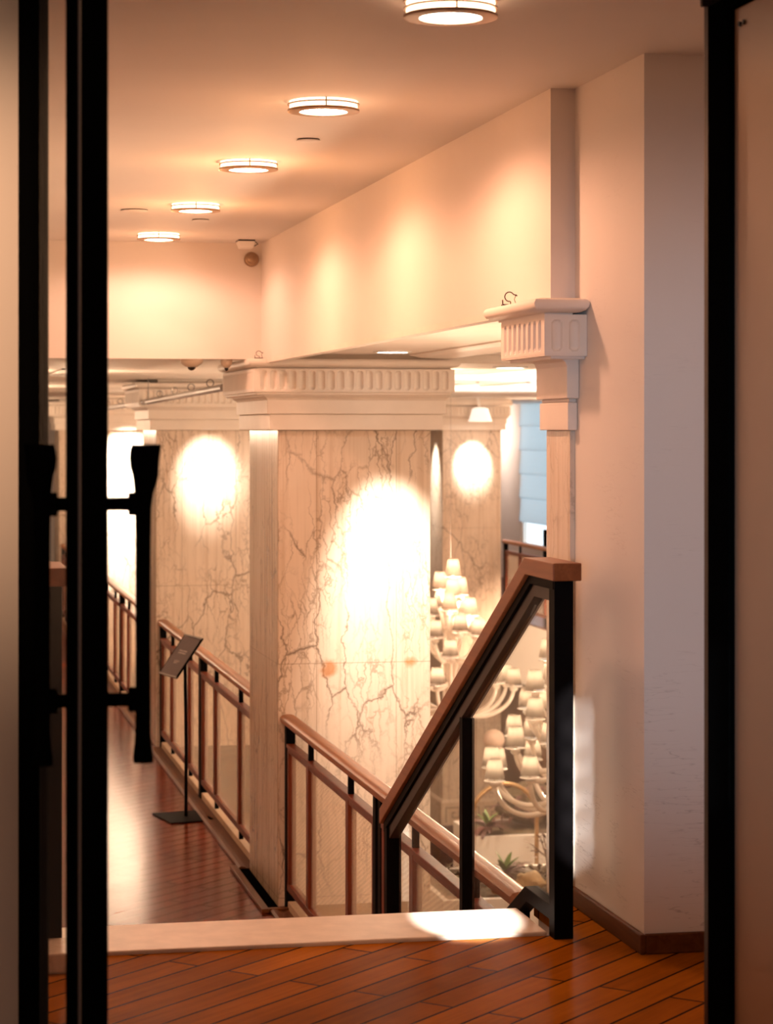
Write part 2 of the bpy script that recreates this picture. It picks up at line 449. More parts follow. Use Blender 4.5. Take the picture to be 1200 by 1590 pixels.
# ------------------------------------------------------------------ mesh builder
class MB:
    def __init__(s):
        s.v = []
        s.f = []
    def add(s, vs, fs):
        o = len(s.v)
        s.v += [tuple(v) for v in vs]
        s.f += [tuple(i + o for i in f) for f in fs]
        return s
    def box(s, x0, x1, y0, y1, z0, z1):
        vs = [(x, y, z) for z in (z0, z1) for y in (y0, y1) for x in (x0, x1)]
        return s.add(vs, [(0, 2, 3, 1), (4, 5, 7, 6), (0, 1, 5, 4), (2, 6, 7, 3), (0, 4, 6, 2), (1, 3, 7, 5)])
    def prism(s, pts, axis, a, b):
        """polygon in the plane normal to axis, from a to b along the axis"""
        def mk(p, t):
            return {'x': (t, p[0], p[1]), 'y': (p[0], t, p[1]), 'z': (p[0], p[1], t)}[axis]
        n = len(pts)
        vs = [mk(p, a) for p in pts] + [mk(p, b) for p in pts]
        fs = [tuple(range(n - 1, -1, -1)), tuple(range(n, 2 * n))]
        fs += [(i, (i + 1) % n, n + (i + 1) % n, n + i) for i in range(n)]
        return s.add(vs, fs)
    def rings(s, rings, cap=True, closed=False):
        n = len(rings[0])
        vs = [p for r in rings for p in r]
        fs = []
        m = len(rings)
        for k in range(m if closed else m - 1):
            a, b = k * n, ((k + 1) % m) * n
            fs += [(a + i, a + (i + 1) % n, b + (i + 1) % n, b + i) for i in range(n)]
        if cap and not closed:
            fs += [tuple(range(n - 1, -1, -1)), tuple((m - 1) * n + i for i in range(n))]
        return s.add(vs, fs)
    def frame_profile(s, x0, x1, y0, y1, prof):
        return s.rings([[(x0 - o, y0 - o, z), (x1 + o, y0 - o, z), (x1 + o, y1 + o, z), (x0 - o, y1 + o, z)] for o, z in prof])
    def lathe(s, c, prof, n=24, axis='z', cap=True):
        rs = []
        for r, h in prof:
            ring = []
            for i in range(n):
                a = 2 * PI * i / n
                u, w = r * math.cos(a), r * math.sin(a)
                ring.append({'z': (c[0] + u, c[1] + w, c[2] + h), 'y': (c[0] + u, c[1] + h, c[2] - w), 'x': (c[0] + h, c[1] + u, c[2] + w)}[axis])
            rs.append(ring)
        return s.rings(rs, cap)
    def tube(s, pts, r, n=10, closed=False):
        pts = [Vector(p) for p in pts]
        m = len(pts)
        rr = r if isinstance(r, (list, tuple)) else [r] * m
        rs = []
        up = None
        for i, p in enumerate(pts):
            if closed:
                d = pts[(i + 1) % m] - pts[i - 1]
            else:
                d = pts[min(i + 1, m - 1)] - pts[max(i - 1, 0)]
            d.normalize()
            if up is None:
                up = Vector((0, 0, 1)) if abs(d.z) < 0.9 else Vector((1, 0, 0))
            a = d.cross(up)
            if a.length < 1e-4:
                a = d.cross(Vector((0, 1, 0)))
            a.normalize()
            b = a.cross(d)
            up = b
            rs.append([tuple(p + a * (rr[i] * math.cos(2 * PI * k / n)) + b * (rr[i] * math.sin(2 * PI * k / n))) for k in range(n)])
        return s.rings(rs, True, closed)
    def flutes(s, o, u, nrm, Wd, H, n, mu, mv, depth, frac=0.62, ru=9, rv=22):
        """a panel Wd x H with n round-ended recessed grooves; o lower corner, u unit width direction, nrm outward"""
        o, u, nrm = Vector(o), Vector(u), Vector(nrm)
        pitch = (Wd - 2 * mu) / n
        rad = pitch * frac / 2
        us = [0.0]
        for k in range(n):
            c = mu + (k + 0.5) * pitch
            us.append(c - pitch / 2 + 1e-5)
            for i in range(ru):
                us.append(c - rad + 2 * rad * i / (ru - 1))
        us.append(Wd - mu)
        us.append(Wd)
        v0, v1 = mv, H - mv
        vs_ = [0.0]
        for i in range(7):
            vs_.append(v0 + min(rad, H * 0.3) * (i / 6))
        for i in range(4):
            vs_.append(v0 + rad + (v1 - v0 - 2 * rad) * (i + 1) / 5)
        for i in range(7):
            vs_.append(v1 - min(rad, H * 0.3) * (1 - i / 6))
        vs_.append(H)
        vs_ = sorted(set(round(x, 6) for x in vs_))
        us = sorted(set(round(x, 6) for x in us))
        verts = []
        for v in vs_:
            for uu in us:
                k = min(n - 1, max(0, int((uu - mu) / pitch)))
                c = mu + (k + 0.5) * pitch
                dx = abs(uu - c)
                dv = max(0.0, (v0 + rad) - v, v - (v1 - rad))
                q = (dx * dx + dv * dv) / (rad * rad)
                dep = depth * math.sqrt(max(0.0, 1 - q)) if q < 1 else 0.0
                verts.append(tuple(o + u * uu + Vector((0, 0, v)) - nrm * dep))
        a, b = len(us), len(vs_)
        fs = [(j * a + i, j * a + i + 1, (j + 1) * a + i + 1, (j + 1) * a + i) for j in range(b - 1) for i in range(a - 1)]
        return s.add(verts, fs)
    def build(s, name, mat, parent=None, bevel=0.0, smooth=False, origin=None):
        me = bpy.data.meshes.new(name)
        if parent is not None:
            off = Vector(root_loc(parent))
        elif origin is not None:
            off = Vector(origin)
        else:
            xs, ys, zs = zip(*s.v)
            off = Vector(((min(xs) + max(xs)) / 2, (min(ys) + max(ys)) / 2, min(zs)))
        me.from_pydata([tuple(Vector(v) - off) for v in s.v], [], s.f)
        bm = bmesh.new()
        bm.from_mesh(me)
        bmesh.ops.recalc_face_normals(bm, faces=bm.faces)
        bm.to_mesh(me)
        bm.free()
        me.update()
        me.materials.append(mat)
        if smooth:
            for p in me.polygons:
                p.use_smooth = True
            try:
                me.set_sharp_from_angle(angle=R(40))
            except Exception:
                pass
        o = bpy.data.objects.new(name, me)
        COL.objects.link(o)
        if parent is not None:
            o.parent = parent
        else:
            o.location = off
        if bevel:
            b = o.modifiers.new('bevel', 'BEVEL')
            b.width = bevel
            b.segments = 2
            b.limit_method = 'ANGLE'
            b.angle_limit = R(40)
        return o

def root_loc(o):
    while o.parent is not None:
        o = o.parent
    return o.location

def tag(o, label=None, cat=None, group=None, kind=None):
    if label: o['label'] = label
    if cat: o['category'] = cat
    if group: o['group'] = group
    if kind: o['kind'] = kind
    return o

def thing(name, label, cat, loc, group=None, kind=None):
    o = bpy.data.objects.new(name, None)
    o.empty_display_size = 0.1
    COL.objects.link(o)
    o.location = loc
    return tag(o, label, cat, group, kind)

def dup(root, loc, label, rotz=0.0):
    r = root.copy()
    COL.objects.link(r)
    r.location = loc
    r.rotation_euler = (0, 0, rotz)
    r['label'] = label
    for ch in list(root.children):
        c = ch.copy()
        COL.objects.link(c)
        c.parent = r
        for g in list(ch.children):
            d = g.copy()
            COL.objects.link(d)
            d.parent = c
    return r

def struct(name, mb, mat, bevel=0.0, label=None, cat=None):
    return tag(mb.build(name, mat, None, bevel), label, cat, None, 'structure')

# ------------------------------------------------------------------ the setting
ZW = -1.262       # walkway level below the landing
ZG = -1.05       # opposite gallery level
ZL = -4.55       # lobby level
# landing and entrance room floor
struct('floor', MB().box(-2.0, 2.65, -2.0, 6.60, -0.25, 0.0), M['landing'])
# marble nosing at the head of the stairs
struct('trim_1', MB().box(0.36, 1.842, 6.60, 6.95, -0.24, 0.012), M['sill'], 0.006)
# stairs and walkway
m = MB()
pts = [(6.95, -0.24), (6.95, ZW / 7)]
for k in range(1, 7):
    y0 = 6.95 + 0.30 * (k - 1)
    pts += [(y0 + 0.30, ZW / 7 * k), (y0 + 0.30, ZW / 7 * (k + 1))]
pts = pts[:-1] + [(8.75, ZW), (8.75, -1.56), (6.95, -1.56)]
m.prism(pts, 'x', 0.44, 1.90)
struct('floor', m, M['sill'])
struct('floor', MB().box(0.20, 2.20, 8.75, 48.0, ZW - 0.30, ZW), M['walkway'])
# side of landing towards the atrium
struct('wall_landing', MB().box(1.93, 2.65, 6.60, 7.02, ZL, -0.03), M['wall'])
struct('floor', MB().box(1.915, 2.65, 6.60, 7.02, -0.03, 0.0), M['landing'])
struct('floor', MB().box(1.90, 10.0, 6.9, 48.0, ZL - 0.1, ZL), M['lobby'])
struct('wall_under_walkway', MB().box(2.05, 2.17, 7.3, 48.0, ZL, ZW - 0.30), M['plaster'])
# ceilings
struct('ceiling', MB().box(0.15, 2.40, 5.20, 13.40, 2.58, 2.68), M['ceiling'])
struct('ceiling', MB().box(0.15, 2.98, 13.40, 48.0, 1.94, 2.00), M['soffit'])
struct('ceiling', MB().box(2.98, 10.1, 7.0, 48.0, 1.945, 2.05), M['plaster_white'])
struct('ceiling', MB().box(2.065, 2.98, 7.02, 13.40, 1.938, 2.0), M['plaster'])
struct('ceiling', MB().box(-2.0, 2.65, -2.0, 5.06, 2.90, 3.0), M['ceiling'])
# walls
struct('wall_right', MB().box(2.05, 2.65, 6.316, 7.02, 0.0, 2.60), M['wall_scuffed'])
struct('wall_right', MB().box(1.97, 2.065, 7.02, 13.40, 1.91, 2.60), M['wall'])
struct('wall_back', MB().box(0.15, 1.97, 13.20, 13.40, 1.91, 2.60), M['wall'])
struct('wall_left', MB().box(0.05, 0.20, 5.20, 48.0, -1.6, 2.60), M['wall'])
struct('wall_front', MB().box(-2.0, 0.222, 5.05, 5.20, 0.0, 2.95), M['wall'])
struct('wall_front', MB().box(1.862, 2.65, 5.05, 5.20, 0.0, 2.95), M['wall'])
struct('wall_front', MB().box(0.222, 1.862, 5.05, 5.20, 2.56, 2.95), M['wall'])
struct('wall_entrance_right', MB().box(1.93, 2.65, -2.0, 5.05, 0.0, 2.95), M['wall'])
struct('wall_entrance_left', MB().box(-2.1, -2.0, -2.0, 5.20, 0.0, 2.95), M['wall'])
struct('wall_side', MB().box(2.65, 2.75, 5.05, 7.28, -0.25, 2.95), M['wall'])
struct('wall_far', MB().box(0.10, 10.1, 48.0, 48.2, ZL, 2.1), M['wall'])
struct('wall_opposite', MB().box(10.0, 10.15, 7.0, 34.0, ZL, 2.0), M['wall'])
struct('wall_opposite', MB().box(10.0, 10.15, 37.5, 48.0, ZL, 2.0), M['wall'])
struct('wall_opposite', MB().box(10.0, 10.15, 34.0, 37.5, ZL, -0.45), M['wall'])
struct('wall_atrium_near', MB().box(2.65, 10.1, 6.9, 7.1, ZL, 2.0), M['wall'])
# baseboards on the landing
struct('baseboard_right', MB().box(2.034, 2.05, 6.300, 7.02, 0.0, 0.058), M['baseboard'], 0.004)
struct('baseboard_corner', MB().box(2.05, 2.65, 6.300, 6.316, 0.0, 0.058), M['baseboard'], 0.004)
# opposite gallery slab
struct('floor', MB().box(7.95, 10.0, 7.1, 48.0, ZG - 0.02, ZG), M['walkway'])
struct('trim_2', MB().box(7.95, 10.0, 7.1, 48.0, -1.88, ZG - 0.02), M['wall'])
struct('wall_lobby', MB().box(9.0, 9.15, 7.1, 48.0, ZL, -1.88), M['brown_wall'])
# beam across the atrium at the near pillar, mouldings of the soffit
struct('trim_3', MB().box(3.09, 10.0, 13.27, 14.35, 1.896, 1.95), M['plaster'], 0.01)
m = MB()
m.prism([(1.97, 1.91), (1.97, 1.885), (1.995, 1.880), (2.02, 1.895), (2.075, 1.902), (2.085, 1.938), (2.07, 1.945), (1.985, 1.93)], 'y', 7.47, 12.98)
struct('trim_4', m, M['plaster'])
m = MB()
m.prism([(2.80, 1.94), (2.80, 1.930), (2.83, 1.926), (2.86, 1.918), (3.03, 1.912), (3.03, 1.95)], 'y', 7.20, 12.98)
struct('trim_5', m, M['plaster'])
# curb and floor moulding along the walkway edge, cut at the pillars
def curb(i, y0, y1):
    m = MB()
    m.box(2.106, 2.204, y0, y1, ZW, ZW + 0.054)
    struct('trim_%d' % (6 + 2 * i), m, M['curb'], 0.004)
    m = MB()
    m.prism([(1.998, ZW), (1.998, ZW + 0.012), (2.012, ZW + 0.022), (2.040, ZW + 0.018), (2.047, ZW + 0.010), (2.106, ZW + 0.010), (2.106, ZW)], 'y', y0, y1)
    struct('trim_%d' % (7 + 2 * i), m, M['baseboard'])
ends = [(9.05, 13.08)] + [(PIL_Y[i] + 1.16, PIL_Y[i + 1] - 0.02) for i in range(4)]
for i, (a, b) in enumerate(ends):
    curb(i, a, b)
# wooden moulding round the foot of the near pillar
m = MB()
m.box(1.95, 1.993, 13.04, 14.40, ZW, ZW + 0.024)
m.box(1.993, 2.11, 13.04, 13.083, ZW, ZW + 0.024)
struct('trim_20', m, M['baseboard'], 0.004)
struct('trim_21', MB().box(1.993, 2.063, 13.083, 14.36, ZW, ZW + 0.008), M['door_black'])  # shade of the gap beside the pillar foot, put in as a black strip
# window behind the opposite gallery
w = tag(MB().box(10.02, 10.10, 34.0, 34.1, -0.45, 2.0).box(10.02, 10.10, 37.4, 37.5, -0.45, 2.0).box(10.02, 10.10, 34.1, 37.4, -0.45, -0.38).build('window_1', M['white_metal']), kind='structure')
MB().box(10.09, 10.11, 34.0, 37.5, -0.45, 2.0).build('window_pane', M['daylight'], w)

# ------------------------------------------------------------------ doorway with two open leaves
j = thing('door_frame', None, None, (0.255, 5.12, 0), kind='structure')
j.name = 'trim_22'
MB().box(0.222, 0.288, 5.06, 5.20, 0, 2.56).build('jamb', M['door_black'], j, 0.003)
MB().box(1.80, 1.862, 5.056, 5.10, 0, 2.56).build('jamb', M['bronze'], j, 0.003)
MB().box(0.288, 1.80, 5.056, 5.10, 2.535, 2.56).build('head', M['door_black'], j, 0.003)

def handle(side_x, yc, z0, z1, flip, parent, stand0, brackets):
    c = side_x
    prof = [(1.474, -0.0225, 0.031), (1.462, -0.026, 0.030), (1.448, -0.0275, 0.028), (1.432, -0.026, 0.027), (1.418, -0.0215, 0.0265),
            (1.40, -0.019, 0.022), (1.385, -0.0175, 0.017), (1.36, -0.0165, 0.0135), (1.30, -0.0155, 0.012), (1.10, -0.0150, 0.0115),
            (0.95, -0.0155, 0.012), (0.925, -0.0175, 0.014), (0.905, -0.0200, 0.0165), (0.895, -0.0195, 0.0160)]
    m = MB()
    rs = []
    for z, a, b in prof:
        if flip:
            a, b = -b, -a
        cx, hw = c + (a + b) / 2, (b - a) / 2
        hy = 0.012 + 0.35 * hw
        ring = []
        for k in range(16):
            t = 2 * PI * k / 16
            ct, st = math.cos(t), math.sin(t)
            ring.append((cx + hw * math.copysign(abs(ct) ** 0.55, ct), yc + hy * math.copysign(abs(st) ** 0.55, st), z))
        rs.append(ring)
    m.rings(rs)
    h = m.build('handle', M['door_black'], parent, smooth=True)
    for zb in brackets:
        m = MB()
        m.lathe((min(stand0, c), yc, zb), [(0.0125, 0), (0.0125, abs(c - stand0))], 16, 'x')
        m.box(c + (0.0 if flip else -0.028), c + (0.028 if flip else 0.0), yc - 0.015, yc + 0.015, zb - 0.021, zb + 0.021)
        m.build('bracket', M['door_black'], h, 0.002)
    return h

d1 = thing('door_1', None, None, (0.308, 4.6, 0), kind='structure')
xa, xb, ya, yb = 0.272, 0.342, 4.15, 5.05
MB().box(xa, 0.2885, ya, ya + 0.09, 0.01, 2.50).box(0.2945, xb, ya, ya + 0.09, 0.01, 2.50).box(0.2885, 0.2945, ya + 0.02, ya + 0.09, 0.01, 2.50).build('stile', M['door_black'], d1, 0.002)
MB().box(0.2890, 0.2940, ya + 0.010, ya + 0.02, 0.01, 2.50).build('edge_seal', M['beige_plastic'], d1)
MB().box(0.222, 0.272, 4.99, 5.045, 0.01, 2.50).build('stile', M['door_black'], d1, 0.002)
def slant(m, h0, h1, t, e=0.0):
    return m.prism([(0.307 - t, ya + 0.09 - e), (0.307 + t, ya + 0.09 - e), (0.247 + t, 4.99 + e), (0.247 - t, 4.99 + e)], 'z', h0, h1)
slant(MB(), 2.44, 2.50, 0.022).build('rail', M['door_black'], d1, 0.002)
slant(MB(), 0.01, 0.10, 0.022).build('rail', M['door_black'], d1, 0.002)
slant(MB(), 0.09, 2.445, 0.004, 0.004).build('glass_pane', M['pane_thin'], d1)
handle(0.411, 4.20, 0.9, 1.47, False, d1, xb, (1.366, 1.010))
handle(0.226, 4.20, 0.9, 1.47, True, d1, xa, (1.366, 1.010))

d2 = thing('door_2', None, None, (1.815, 4.6, 0), kind='structure')
MB().box(1.79, 1.84, 4.905, 5.045, 0.01, 2.475).build('stile', M['door_black'], d2, 0.002)
MB().box(1.79, 1.84, 4.15, 4.24, 0.01, 2.475).build('stile', M['door_black'], d2, 0.002)
MB().box(1.79, 1.84, 4.24, 4.905, 2.443, 2.475).build('rail', M['door_black'], d2, 0.002)
MB().box(1.79, 1.84, 4.24, 4.905, 0.01, 0.10).build('rail', M['door_black'], d2, 0.002)
m = MB().box(1.805, 1.825, 4.235, 4.91, 0.095, 2.448)
m.build('panel', m_plain('painted_panel', (0.40, 0.25, 0.165), 0.45, 0.05, 2), d2)
m = MB()
for yy in (4.868, 4.842):
    m.lathe((1.7995, yy, 2.405), [(0.006, 0), (0.006, 0.006)], 12, 'x')
m.build('screw', M['bronze'], d2)
MB().box(1.775, 1.80, 5.04, 5.056, 2.475, 2.52).build('pivot_hinge', M['bronze'], d2, 0.003)

# ------------------------------------------------------------------ ceiling lights
def ceiling_light():
    x, y, z = CL_X, CL_Y[0], CL_Z
    t = thing('ceiling_light', '', 'ceiling light', (x, y, z - 0.062), 'row of round ceiling lights')
    n = 48
    def ring(prof):
        return MB().rings([[(x + r * math.cos(2 * PI * i / n), y + r * math.sin(2 * PI * i / n), z + h) for i in range(n)] for r, h in prof], False, True)
    MB().lathe((x, y, z), [(0.113, 0), (0.1185, -0.001), (0.1185, -0.006), (0.10, -0.006)], 48).build('mounting_ring', M['lamp_metal'], t, smooth=True)
    ring(((0.111, -0.0205), (0.1185, -0.0205), (0.1185, -0.0245), (0.111, -0.0245))).build('band', M['lamp_metal'], t, smooth=True)
    ring(((0.080, -0.039), (0.1185, -0.039), (0.1185, -0.0455), (0.112, -0.047), (0.080, -0.047))).build('bottom_ring', M['lamp_metal'], t, smooth=True)
    MB().lathe((x, y, z), [(0.112, -0.005), (0.112, -0.040)], 48, cap=False).build('side_diffuser', M['lamp_side'], t, smooth=True)
    MB().lathe((x, y, z), [(0.082, -0.032), (0.082, -0.040), (0.064, -0.042), (0.064, -0.045), (0.042, -0.047), (0.042, -0.049), (0.0, -0.050)], 40, cap=False).build('bottom_diffuser', M['lamp_disc'], t, smooth=True)
    for k in range(3):
        a = -PI / 2 + 2 * PI * k / 3 - 0.1
        cx, cy = x + 0.1165 * math.cos(a), y + 0.1165 * math.sin(a)
        MB().lathe((cx, cy, z), [(0.0024, -0.004), (0.0024, -0.044)], 8).build('clip', M['lamp_metal'], t)
    return t
CLL = ['round ceiling light cut by the top edge, nearest of the row', 'second ceiling light from the front, above the thin round ceiling cover',
       'middle ceiling light of the row of five', 'fourth ceiling light from the front, left above a small ceiling cover',
       'farthest and smallest ceiling light, beside the back wall']
cl0 = ceiling_light()
cl0['label'] = CLL[0]
for i in range(1, 5):
    dup(cl0, (CL_X, CL_Y[i], CL_Z - 0.050), CLL[i])

# flush round covers in the ceiling
def cover(x, y, r, label):
    t = thing('ceiling_cover', label, 'ceiling cover', (x, y, CL_Z - 0.010), 'round ceiling covers')
    MB().lathe((x, y, CL_Z), [(r * 0.93, 0), (r * 0.93, -0.004)], 36).build('shadow_gap', M['bronze'], t)
    MB().lathe((x, y, CL_Z), [(r * 0.97, -0.004), (r, -0.006), (r, -0.008), (r * 0.9, -0.010)], 36).build('disc', M['ceiling'], t, smooth=True)
cover(1.435, 8.43, 0.045, 'thin round ceiling cover just behind the second ceiling light')
cover(1.44, 11.75, 0.045, 'small round ceiling cover beside the fourth ceiling light')
cover(1.06, 11.3, 0.07, 'wide round ceiling cover left of the lights, by the black door')

# smoke detector box and round siren in the far corner
t = thing('detector_box', 'white boxy detector on the ceiling by the far wall corner', 'detector', (1.855, 12.98, 2.535))
MB().box(1.80, 1.895, 12.93, 13.05, 2.572, 2.58).build('base_plate', M['dark_glass'], t)
m = MB()
m.rings([[(1.80, 12.925, 2.571), (1.895, 12.925, 2.571), (1.895, 13.05, 2.571), (1.80, 13.05, 2.571)],
         [(1.815, 12.94, 2.533), (1.885, 12.94, 2.533), (1.885, 13.04, 2.533), (1.815, 13.04, 2.533)]])
m.build('housing', M['white_metal'], t, 0.003)
MB().tube([(1.893, 12.93, 2.571), (1.912, 12.94, 2.556), (1.893, 12.95, 2.545)], 0.0025, 6).build('cable', M['dark_glass'], t)
t = thing('alarm_siren', 'round brass coloured alarm siren on the back wall corner', 'alarm', (1.905, 13.19, 2.42))
MB().lathe((1.912, 13.20, 2.487), [(0.043, 0), (0.043, -0.012), (0.038, -0.020), (0.030, -0.022)], 32, 'y').build('housing', M['lamp_metal'], t, smooth=True)
MB().lathe((1.912, 13.20, 2.487), [(0.026, -0.021), (0.024, -0.030), (0.014, -0.036), (0.0, -0.038)], 28, 'y').build('dome', M['lamp_metal'], t, smooth=True)

# ------------------------------------------------------------------ marble pillars
def pillar(y, label):
    x0, x1, zb = 2.070, 2.972, ZW
    y1 = y + 1.148
    t = thing('pillar', label, 'pillar', ((x0 + x1) / 2, (y + y1) / 2, zb), 'marble pillars along the walkway')
    MB().box(x0, x1, y, y1, zb, 1.50).build('shaft', M['marble'], t, 0.004)
    MB().box(x0 - 0.003, x0 + 0.002, y + 0.004, y1 - 0.004, zb, 1.50).build('side_slab', M['marble_side'], t)['label'] = 'brown veined marble side slab, toned down for shade'
    m = MB()
    m.frame_profile(x0, x1, y, y1, [(0.022, 1.50), (0.060, 1.503), (0.060, 1.590), (0.054, 1.595), (0.076, 1.5955), (0.076, 1.673), (0.085, 1.686), (0.103, 1.697), (0.103, 1.706)])
    m.build('necking', M['plaster'], t, 0.002)
    bx0, bx1, by0, by1 = x0 - 0.168, x1 + 0.108, y - 0.1625, y1 + 0.03
    cap = MB()
    d = 0.020
    cap.box(bx0 + d, bx1 - d, by0 + d, by1, 1.706, 1.850)
    cap.frame_profile(bx0 + 0.03, bx1 - 0.03, by0 + 0.03, by1, [(0, 1.700), (0.012, 1.706), (0.012, 1.716), (0.03, 1.719), (0.03, 1.724)])
    cap.flutes((bx0, by0, 1.722), (1, 0, 0), (0, -1, 0), bx1 - bx0, 0.130, 20, 0.030, 0.009, 0.017, 0.74)
    cap.flutes((bx0, by1, 1.722), (0, -1, 0), (-1, 0, 0), by1 - by0, 0.130, 24, 0.022, 0.012, 0.012)
    cap.flutes((bx1, by0, 1.722), (0, 1, 0), (1, 0, 0), by1 - by0, 0.130, 24, 0.022, 0.012, 0.012)
    cap.box(bx0 + 0.001, bx1 - 0.001, by0 + 0.001, by1 - 0.001, 1.849, 1.853)
    cap.build('fluted_capital', M['plaster'], t)
    ab = MB()
    ab.frame_profile(bx0 + 0.02, bx1 - 0.02, by0 + 0.02, by1 - 0.02, [(0, 1.853), (0, 1.860), (0.022, 1.862), (0.036, 1.868), (0.046, 1.878), (0.050, 1.890), (0.048, 1.902), (0.040, 1.909), (-0.16, 1.909)])
    ab.box(2.067, bx1 - 0.04, by0 + 0.04, by1 - 0.04, 1.905, 1.9375)
    ab.build('abacus', M['plaster'], t, smooth=True)
    return t
p0 = pillar(PIL_Y[0], 'large veined marble pillar in the middle with a bright spot of light')
PL = [None, 'second marble pillar down the walkway, behind the sign stand', 'third marble pillar, seen between black door and its pull handle',
      'fourth marble pillar, a sliver left of the black door edge', 'farthest marble pillar at the end of the walkway']
for k in range(1, 4):
    dup(p0, (p0.location.x, PIL_Y[k] + 0.574, ZW), PL[k])

# pilaster at the near end of the right wall
t = thing('pilaster', 'marble pilaster with fluted capital against the right wall, above the newel post', 'pilaster', (2.09, 7.16, ZL))
MB().box(2.034, 2.63, 7.022, 7.30, ZL, 1.50).build('shaft', M['marble_plain'], t, 0.003)
m = MB()
def step(x, ya, yb, z0, z1):
    m.box(x, 2.049, ya, yb, z0, z1)
step(2.018, 6.990, 7.325, 1.50, 1.588)
m.prism([(2.009, 1.60), (2.009, 1.70), (2.003, 1.715), (1.985, 1.728), (2.049, 1.728), (2.049, 1.60)], 'y', 6.97, 7.335)
step(2.024, 7.0, 7.32, 1.588, 1.60)
m.box(2.049, 2.63, 7.022, 7.30, 1.50, 1.905)
m.build('necking', M['plaster'], t, 0.003)
m = MB()
m.box(1.925, 2.049, 6.897, 7.42, 1.73, 1.858)
m.box(1.94, 2.049, 6.91, 7.41, 1.722, 1.73)
m.flutes((1.912, 7.42, 1.735), (0, -1, 0), (-1, 0, 0), 0.536, 0.118, 8, 0.025, 0.010, 0.011)
m.flutes((1.912, 6.884, 1.735), (1, 0, 0), (0, -1, 0), 0.137, 0.118, 2, 0.012, 0.010, 0.010)
m.box(1.913, 2.049, 6.885, 7.42, 1.7305, 1.736)
m.box(1.913, 2.049, 6.885, 7.42, 1.852, 1.859)
m.build('fluted_capital', M['plaster'], t)
m = MB()
m.frame_profile(1.915, 2.005, 6.895, 7.46, [(0, 1.859), (0.002, 1.864), (0.020, 1.866), (0.034, 1.872), (0.042, 1.882), (0.044, 1.893), (0.038, 1.904), (0.02, 1.909), (0, 1.909)])
m.build('abacus', M['plaster'], t, smooth=True)

# far pillar across the atrium
t = thing('pillar', 'distant marble pillar across the atrium under the white floodlight', 'pillar', (7.6, 31.6, ZL), None)
fx0, fx1, fy0, fy1 = 7.18, 8.01, 31.1, 32.16
MB().box(fx0, fx1, fy0, fy1, -3.62, 1.50).build('shaft', M['marble'], t)
m = MB()
m.frame_profile(fx0, fx1, fy0, fy1, [(0.02, 1.50), (0.055, 1.503), (0.055, 1.585), (0.07, 1.588), (0.07, 1.66), (0.095, 1.682), (0.095, 1.69)])
m.build('necking', M['plaster'], t)
m = MB()
m.box(fx0 - 0.135, fx1 + 0.085, fy0 - 0.134, fy1, 1.69, 1.83)
m.flutes((fx0 - 0.15, fy0 - 0.15, 1.70), (1, 0, 0), (0, -1, 0), fx1 - fx0 + 0.25, 0.125, 20, 0.028, 0.014, 0.013, ru=5)
m.flutes((fx0 - 0.15, fy1, 1.70), (0, -1, 0), (-1, 0, 0), fy1 - fy0 + 0.15, 0.125, 24, 0.028, 0.014, 0.013, ru=5)
m.build('fluted_capital', M['plaster'], t)
m = MB()
m.frame_profile(fx0 - 0.13, fx1 + 0.08, fy0 - 0.13, fy1, [(0, 1.83), (0.03, 1.84), (0.045, 1.86), (0.045, 1.89), (0.0, 1.945)])
m.build('abacus', M['plaster'], t, smooth=True)
m = MB()
m.frame_profile(fx0, fx1, fy0, fy1, [(0.03, -3.97), (0.03, -3.66), (0.01, -3.62)])
bs = m.build('base_block', M['marble_plain'], t)
# Greek key band cut into the base block
m = MB()
def key(x, z, w, h, y):
    L = [(0, 0), (0, 1), (0.85, 1), (0.85, 0.3), (0.4, 0.3), (0.4, 0.65), (0.6, 0.65)]
    q = [(x + a * w, z + b * h) for a, b in L]
    for (a, b), (c, d) in zip(q[:-1], q[1:]):
        m.box(min(a, c) - 0.007, max(a, c) + 0.007, y - 0.004, y + 0.004, min(b, d) - 0.007, max(b, d) + 0.007)
for k in range(3):
    key(fx0 + 0.04 + k * 0.28, -3.93, 0.22, 0.20, fy0 - 0.03)
m.build('greek_key_band', M['line'], bs)
m = MB()
m.frame_profile(fx0, fx1, fy0, fy1, [(0.05, ZL), (0.05, -4.10), (0.06, -4.08), (0.06, -3.99), (0.035, -3.97)])
m.build('plinth', M['dark_stone'], t)

